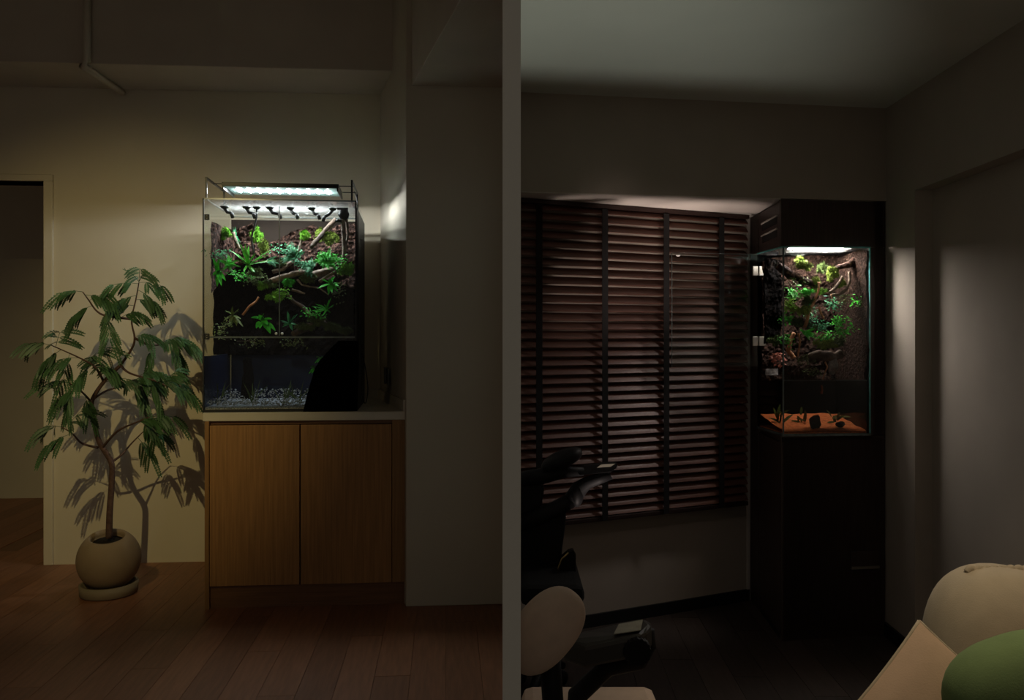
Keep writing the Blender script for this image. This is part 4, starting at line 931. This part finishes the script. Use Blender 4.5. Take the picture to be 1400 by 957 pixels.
creeper(T2, 1095, 493, e(.2), 13, 7, 15, 'dim creeper between orange twig and dark log', M['leaf_d'], .012)
creeper(T2, 1108, 505, e(.22), 13, 6, 15, 'dark creeper just above the waterline of the corner tank', M['leaf_d'], .011)
creeper(T2, 1166, 412, e(.1), 5, 9, 6, 'single green sprig on the tall bark slab', M['leaf'], .014)
creeper(T2, 1110, 432, e(.3), 14, 12, 22, 'small leaved creeper behind the tan curved branch', M['leaf_b'], .012)
creeper(T2, 1086, 388, e(.36), 14, 8, 18, 'shaded creeper under the thick pinkish cork branch', M['leaf_d'], .012)
creeper(T2, 1128, 457, e(.24), 14, 8, 18, 'mid green creeper above the slanting orange twig', M['leaf'], .012)
creeper(T2, 1072, 462, e(.2), 9, 10, 16, 'leafy creeper beside the olive moss of the door side', M['leaf'], .013)
creeper(T2, 1150, 408, e(.3), 10, 10, 14, 'dim creeper under the grey twisted root', M['leaf_d'], .011)
moss(T2, 1085, 422, e(.26), 11, 8, M['moss_y'], 'yellow moss patch between the hanging yellow moss and the front glass edge', tufts=70)
moss(T2, 1108, 446, e(.26), 10, 7, M['moss_d'], 'dull moss patch over the green fern', tufts=60)
moss(T2, 1146, 468, e(.2), 9, 9, M['moss_d'], 'shaded moss at the wall end of the lime ledge', tufts=60)
moss(T2, 1122, 366, e(.55), 8, 9, M['moss_d'], 'brown green moss high between the two yellow cushions', tufts=60)
fern(T2, 1100, 456, e(.16), 'green fern beside the upright orange twig of the corner tank', M['leaf'], [(1116, 458), (1112, 450), (1107, 464, -.05), (1094, 450), (1118, 463, -.04)], lw_=.014)
for u, v, ls in ((1096, 562, 'olive water plant behind the front glass edge of the corner tank'), (1140, 560, 'olive broad leaved water plant behind the dark rocks'), (1068, 560, 'brown water plant by the door side of the corner tank')):
    c = s(u, 580, e(.5)); o = thing('water_plant', ls, 'plant', T2, c)
    for i in range(8): part(o, 'leaf', MB().blade(c + Vector((random.uniform(-.02, .02), 0, random.uniform(0, .05))), (random.uniform(-1, 1), random.uniform(-.5, .2), random.uniform(.3, 1)), (0, -.6, .8), random.uniform(.04, .08), .016, .6, 5, .1), M['leaf_d'])
# sand and rocks
def grid_sand():
    mb = MB(); n1, n2 = 30, 16; vs = []; fs = []
    for j in range(n2 + 1):
        for i in range(n1 + 1):
            x = sx0 + .008 + (sx1 - sx0 - .022) * i / n1; y = D2 + .012 + (TD2 - .03) * j / n2
            z = sz0 + .016 + .011 + .05 * (j / n2) ** 1.3 + .009 * mnoise.noise(Vector((x * 14, y * 14, 0))) if j else sz0 + .022 + .004 * mnoise.noise(Vector((x * 30, 0, 0)))
            vs.append((x, y, z))
    for j in range(n2):
        for i in range(n1): a_ = j * (n1 + 1) + i; fs.append((a_, a_ + 1, a_ + n1 + 2, a_ + n1 + 1))
    mb.add(vs, fs, True)
    mb.box((sx0 + .008, D2 + .012, sz0 + .0125), (sx1 - .014, sb - .018, sz0 + .018)); return mb
single('tank_sand', 'orange sand bed on the bottom of the corner tank', 'sand', T2, grid_sand(), M['sand'], kind='stuff')
for u, v, r, ls in ((1115, 577, .027, 'rounded dark rock on the orange sand below the red root tip'), (1149, 580, .022, 'flatter dark rock on the orange sand by the glass corner')):
    single('dark_rock', ls, 'rock', T2, MB().ell(s(u, v, e(.12)), (r * 1.1, r * .8, r * (1.15 if u < 1130 else .6)), nu=12, nv=8, amp=.35, fr=40), M['rock'], group='rocks in the corner tank')
single('info_tag', 'grey tag panel inside the door side above the waterline', 'tag', T2, MB().box(s(1046, 504, e(.75)), s(1064, 513, e(.72))), M['rock_g'])

# ================================================================== RIGHT AREA: furniture
# black office chair before the blind
ZA = 3.45
q = lambda u, v, dz=0.0: wpt(u, v, ZA + dz)
k_ = ZA / FPX
ch = thing('office_chair', 'black ergonomic office chair standing before the blind', 'chair', W0, (q(765, 700).x, ZA, 0))
rotY = lambda a_: Matrix.Rotation(math.radians(a_), 3, 'Y')
part(ch, 'headrest', MB().ell(q(768, 628), (30 * k_, .07, 11.5 * k_), rotY(-24), nu=20, nv=12, power=.85), M['chair_b'])
part(ch, 'back_beam', MB().tube([q(708, 656), q(740, 651), q(770, 645), q(798, 645)], [.030, .034, .026, .018], 12), M['chair_b'])
ap = [q(788, 643), q(799, 637, .02), q(838, 633, .03), q(845, 634), q(843, 640, -.05), q(836, 646, -.06), q(792, 650, -.05)]
arm = part(ch, 'armrest', MB().slab(ap, (0, .05, .0)), M['chair_b'], .006)
part(arm, 'sticker', MB().slab([q(816, 639.5, -.064), q(822, 635, -.062), q(841, 634, -.062), q(835, 638, -.064)], (0, .004, .0)), M['sticker'])
part(ch, 'arm_post', MB().tube([q(834, 648), q(818, 655), q(803, 660), q(792, 668), q(782, 684)], [.024, .022, .026, .034, .036], 12), M['chair_b'])
part(ch, 'arm_pivot', MB().ell(q(788, 676), (10 * k_, .045, 17 * k_), nu=18, nv=10), M['chair_b'])
part(ch, 'lower_beam', MB().tube([q(708, 716), q(735, 706), q(760, 696), q(784, 682)], [.036, .036, .034, .03], 12), M['chair_b'])
part(ch, 'back_frame', MB().slab([q(706, 652), q(741, 654), q(744, 670), q(741, 690), q(740, 702), q(706, 716)], (0, .05, 0)), M['chair_b'], .008)
part(ch, 'backrest', MB().slab([q(706, 712), q(745, 704), q(775, 694), q(773, 720), q(769, 750), q(766, 790), q(760, 800), q(706, 818)], (0, .06, 0)), M['chair_m'], .012)
sp_ = [q(762, 800, -.06), q(762.5, 775, -.06), q(768, 762, -.06), q(778, 753.5, -.06), q(784, 752, -.06), q(787.5, 758, -.06), q(787.5, 780, -.06), q(786, 806, -.06), q(770, 815, -.06)]
sp = part(ch, 'side_shell', MB().slab(sp_, (0, .04, 0)), M['chair_g'], .004)
part(sp, 'brass_edge', MB().tube([q(763, 800, -.065), q(763.5, 776, -.065), q(768, 764, -.065), q(777, 755.5, -.065)], .0045, 8), M['gold'])
sc_ = q(735, 805)
part(ch, 'seat', MB().box((sc_.x - .075, ZA - .28, .42), (sc_.x + .17, ZA + .20, .50)), M['chair_m'], .03)
part(ch, 'gas_lift', MB().tube([(sc_.x + .02, ZA - .04, .10), (sc_.x + .02, ZA - .04, .42)], [.03, .025], 14), M['chair_b'])
for a_ in range(5):
    an = a_ * 72 * math.pi / 180 + .3; ex, ey = .09 * math.cos(an), .27 * math.sin(an)
    lg = part(ch, 'base_leg', MB().tube([(sc_.x + .02, ZA - .04, .12), (sc_.x + .02 + ex, ZA - .04 + ey, .08)], [.025, .016], 8), M['chair_b'])
    part(lg, 'caster', MB().ell((sc_.x + .02 + ex, ZA - .04 + ey, .03), (.022, .022, .03), nu=12, nv=8), M['chair_b'])
# nearer chair: round beige back and a black armrest with a dial
ZN = 2.05; n = lambda u, v, dz=0.0: wpt(u, v, ZN + dz)
c2 = thing('lounge_chair', 'chair with a round beige upholstered back and dark armrest', 'chair', W0, (n(760, 800).x, ZN, 0))
top = [n(768, 872, -.02), n(795, 864, .07), n(872, 847.5, .09), n(884, 846, .07), n(890.5, 850, .03), n(891, 856, .0), n(884, 862, -.04), n(876, 868, -.06), n(800, 884, -.06)]
arm = part(c2, 'armrest', MB().slab(top, (0.0, .0, -.055)), M['chair_arm'], .010)
BB = Vector((0, 0, .0018))
part(arm, 'sticker', MB().slab([n(839, 867.5, -.05) + BB, n(846, 854, .045) + BB, n(879, 848, .05) + BB, n(876, 862, -.045) + BB], (0, 0, -.002)), M['sticker'])
kn = n(870, 888, -.05)
mb = MB(); vs = []
for z_ in (-.02, .02):
    for i in range(36):
        r_ = .034 if i % 2 else .031; an = i * 2 * math.pi / 36; vs.append(kn + Vector((r_ * math.cos(an), z_, r_ * math.sin(an))))
mb.add(vs, [(i, (i + 1) % 36, 36 + (i + 1) % 36, 36 + i) for i in range(36)] + [tuple(range(35, -1, -1)), tuple(range(36, 72))])
part(arm, 'dial', mb, M['chair_b'], .002)
part(c2, 'arm_bracket', MB().tube([n(884, 860, .03), n(883, 880, .03), n(872, 902, .04), n(830, 912, .05), n(790, 950, .06), n(785, 1040, .06)], [.020, .026, .026, .024, .026, .03], 10), M['chair_b'])
ZD = 1.86; nd = lambda u, v: wpt(u, v, ZD); kd = ZD / FPX
rb = MB().ell(nd(745, 862), (66 * kd, .055, 41 * kd), rotY(-50), nu=48, nv=24, power=.85)
for p in rb.v: p.x = max(p.x, .0155)
part(c2, 'round_back', rb, M['beige'])
bc_ = nd(790, 1000)
part(c2, 'seat', MB().box((bc_.x - .12, ZD - .02, .40), (bc_.x + .24, ZD + .44, .50)), M['beige'], .03)
part(c2, 'back_post', MB().tube([nd(752, 900), nd(756, 960), (bc_.x - .02, ZD + .05, .44)], .024, 10), M['chair_b'])
part(c2, 'pedestal', MB().lathe((bc_.x + .06, ZD + .2, 0), [(.16, 0), (.16, .015), (.03, .03), (.03, .40)], 24), M['chair_b'])

# added unseen lamp with a plate that cuts a straight light edge on the ceiling, beside the partition and below the frame
ul = thing('added_ceiling_wash', 'added unseen lamp with a black plate that edges the ceiling light', 'lamp', W0, (.55, 1.36, 0))
cu, su = math.cos(R.th), math.sin(R.th)
def ubox(x0_, x1_, y0_, y1_, z0_, z1_): return MB().prism([(.55 + a_ * cu - b_ * su, 1.36 + a_ * su + b_ * cu) for a_, b_ in ((x0_, y0_), (x1_, y0_), (x1_, y1_), (x0_, y1_))], z0_, z1_)
part(ul, 'foot', ubox(-.12, .12, -.10, .18, 0, .02), M['black'])
part(ul, 'stem', ubox(-.012, .012, -.05, -.026, .02, .44), M['black'])
part(ul, 'lamp_cup', MB().lathe((.55, 1.36, .43), [(.02, 0), (.045, .01), (.05, .04), (.046, .04), (.04, .012)], 24), M['black'])
part(ul, 'shade', ubox(-.45, .45, .15, .156, .02, .630), M['black'])  # added plate that keeps light off the ceiling near the fascia
lamp('added_ceiling_wash_spot', 'SPOT', (.55, 1.36, .49), 54, (0.94, 1.0, 0.86), (.12, 3.55, 2.54), spot_size=math.radians(62), spot_blend=1.0, shadow_soft_size=0.008)
# sofa with pillows
def pillow(c, X_, Y_, N_, hw, hh, th, pinch=.08, nseg=18):
    mb = MB(); c = Vector(c); vs = []; fs = []
    for s_ in (-1, 1):
        for j in range(nseg + 1):
            for i in range(nseg + 1):
                a_, b_ = -1 + 2 * i / nseg, -1 + 2 * j / nseg
                k1 = 1 - pinch * (1 - abs(a_) ** 2) * abs(b_) ** 3; k2 = 1 - pinch * (1 - abs(b_) ** 2) * abs(a_) ** 3
                h_ = max(0, (1 - a_ ** 2) * (1 - b_ ** 2)) ** .42
                vs.append(c + X_ * (a_ * hw * k2) + Y_ * (b_ * hh * k1) + N_ * (s_ * th * h_ + .002 * s_))
    m_ = (nseg + 1) ** 2
    for s_ in (0, 1):
        for j in range(nseg):
            for i in range(nseg):
                a_ = s_ * m_ + j * (nseg + 1) + i; f = (a_, a_ + 1, a_ + nseg + 2, a_ + nseg + 1); fs.append(f if s_ else f[::-1])
    mb.add(vs, fs, True); return mb
def pillow_rim(c, X_, Y_, hw, hh, pinch=.08, r=.004):
    c = Vector(c); pts = []
    for k in range(4):
        for i in range(12):
            s_ = -1 + 2 * i / 12; a_, b_ = [(s_, -1), (1, s_), (-s_, 1), (-1, -s_)][k]
            k1 = 1 - pinch * (1 - abs(a_) ** 2) * abs(b_) ** 3; k2 = 1 - pinch * (1 - abs(b_) ** 2) * abs(a_) ** 3
            pts.append(c + X_ * (a_ * hw * k2) + Y_ * (b_ * hh * k1))
    return MB().tube(pts + pts[:1], r, 6)
SX = lambda y: RW.wor((xrw + rd, y, 0)).x
sf = thing('sofa', 'cream upholstered sofa along the side wall recess', 'sofa', W0, (1.45, 2.0, 0))
part(sf, 'base', MB().box((1.20, .9, .08), (1.72, 2.62, .30)), M['sofa_base'], .02)
part(sf, 'seat_cushion', MB().box((1.20, .92, .30), (1.60, 2.60, .42)), M['sofa'], .04)
for xx, yy in ((1.25, .97), (1.68, .97), (1.25, 2.55), (1.68, 2.55)): part(sf, 'foot', MB().tube([(xx, yy, 0), (xx, yy, .08)], [.018, .025], 10), M['wenge'])
Zs = 2.42; sp_ = lambda u, v, dz=0: wpt(u, v, Zs + dz)
cbk = sp_(1378, 893); X_ = Vector((.93, .33, -.12)).normalized(); N_ = Vector((.33, -.93, .1)).normalized(); N_ = (N_ - X_ * N_.dot(X_)).normalized(); Y_ = N_.cross(X_); Y_ = Y_ if Y_.z > 0 else -Y_
bcush = part(sf, 'back_cushion', MB().ell(cbk, (.232, .15, .245), Matrix.Rotation(math.radians(10), 3, 'Y'), nu=40, nv=24, power=.72), M['sofa'])
zz = [sp_(1322 + i * 3.6, 779 + (3.0 if i % 3 == 0 else -2.0) - .004 * (i - 12) ** 2 * 0, .0) for i in range(24)]
part(bcush, 'gathered_seam', MB().tube(smooth(zz, 3), .010, 8), M['sofa'])
part(sf, 'backrest', MB().box((1.57, .92, .30), (1.725, 2.30, .62)), M['sofa'], .05)
# peach pillow, corner up
Zp = 2.02; cpp = wpt(1254, 1000, Zp)
dx1 = Vector((-74, 0, -63)).normalized(); dx2 = Vector((62, 0, -52)).normalized()
dx1 = (dx1 + Vector((0, -.30, 0))).normalized(); dx2 = (dx2 + Vector((0, -.15, 0))).normalized()
N_ = dx1.cross(dx2).normalized()
if N_.y > 0: N_ = -N_
hs = .205
cornr = wpt(1256.5, 849, Zp)
cpp = cornr + (dx1 + dx2) * hs
pl = thing('throw_pillow', 'peach square throw pillow standing corner up on the sofa', 'pillow', W0, cpp - Vector((0, 0, .28)))
part(pl, 'cover', pillow(cpp, dx1, dx2, N_, hs, hs, .075, .05), M['pillow_p'])
part(pl, 'piping', pillow_rim(cpp, dx1, dx2, hs, hs, .05), M['sofa'])
Zg = 1.80; cg = wpt(1402, 962, Zg)
pg = thing('throw_pillow', 'round edged green throw pillow in front of the cream sofa back', 'pillow', W0, cg - Vector((0, 0, .2)))
part(pg, 'cover', MB().ell(cg, (.165, .09, .145), Matrix.Rotation(math.radians(-18), 3, 'Y'), nu=36, nv=20, power=.78), M['pillow_g'])
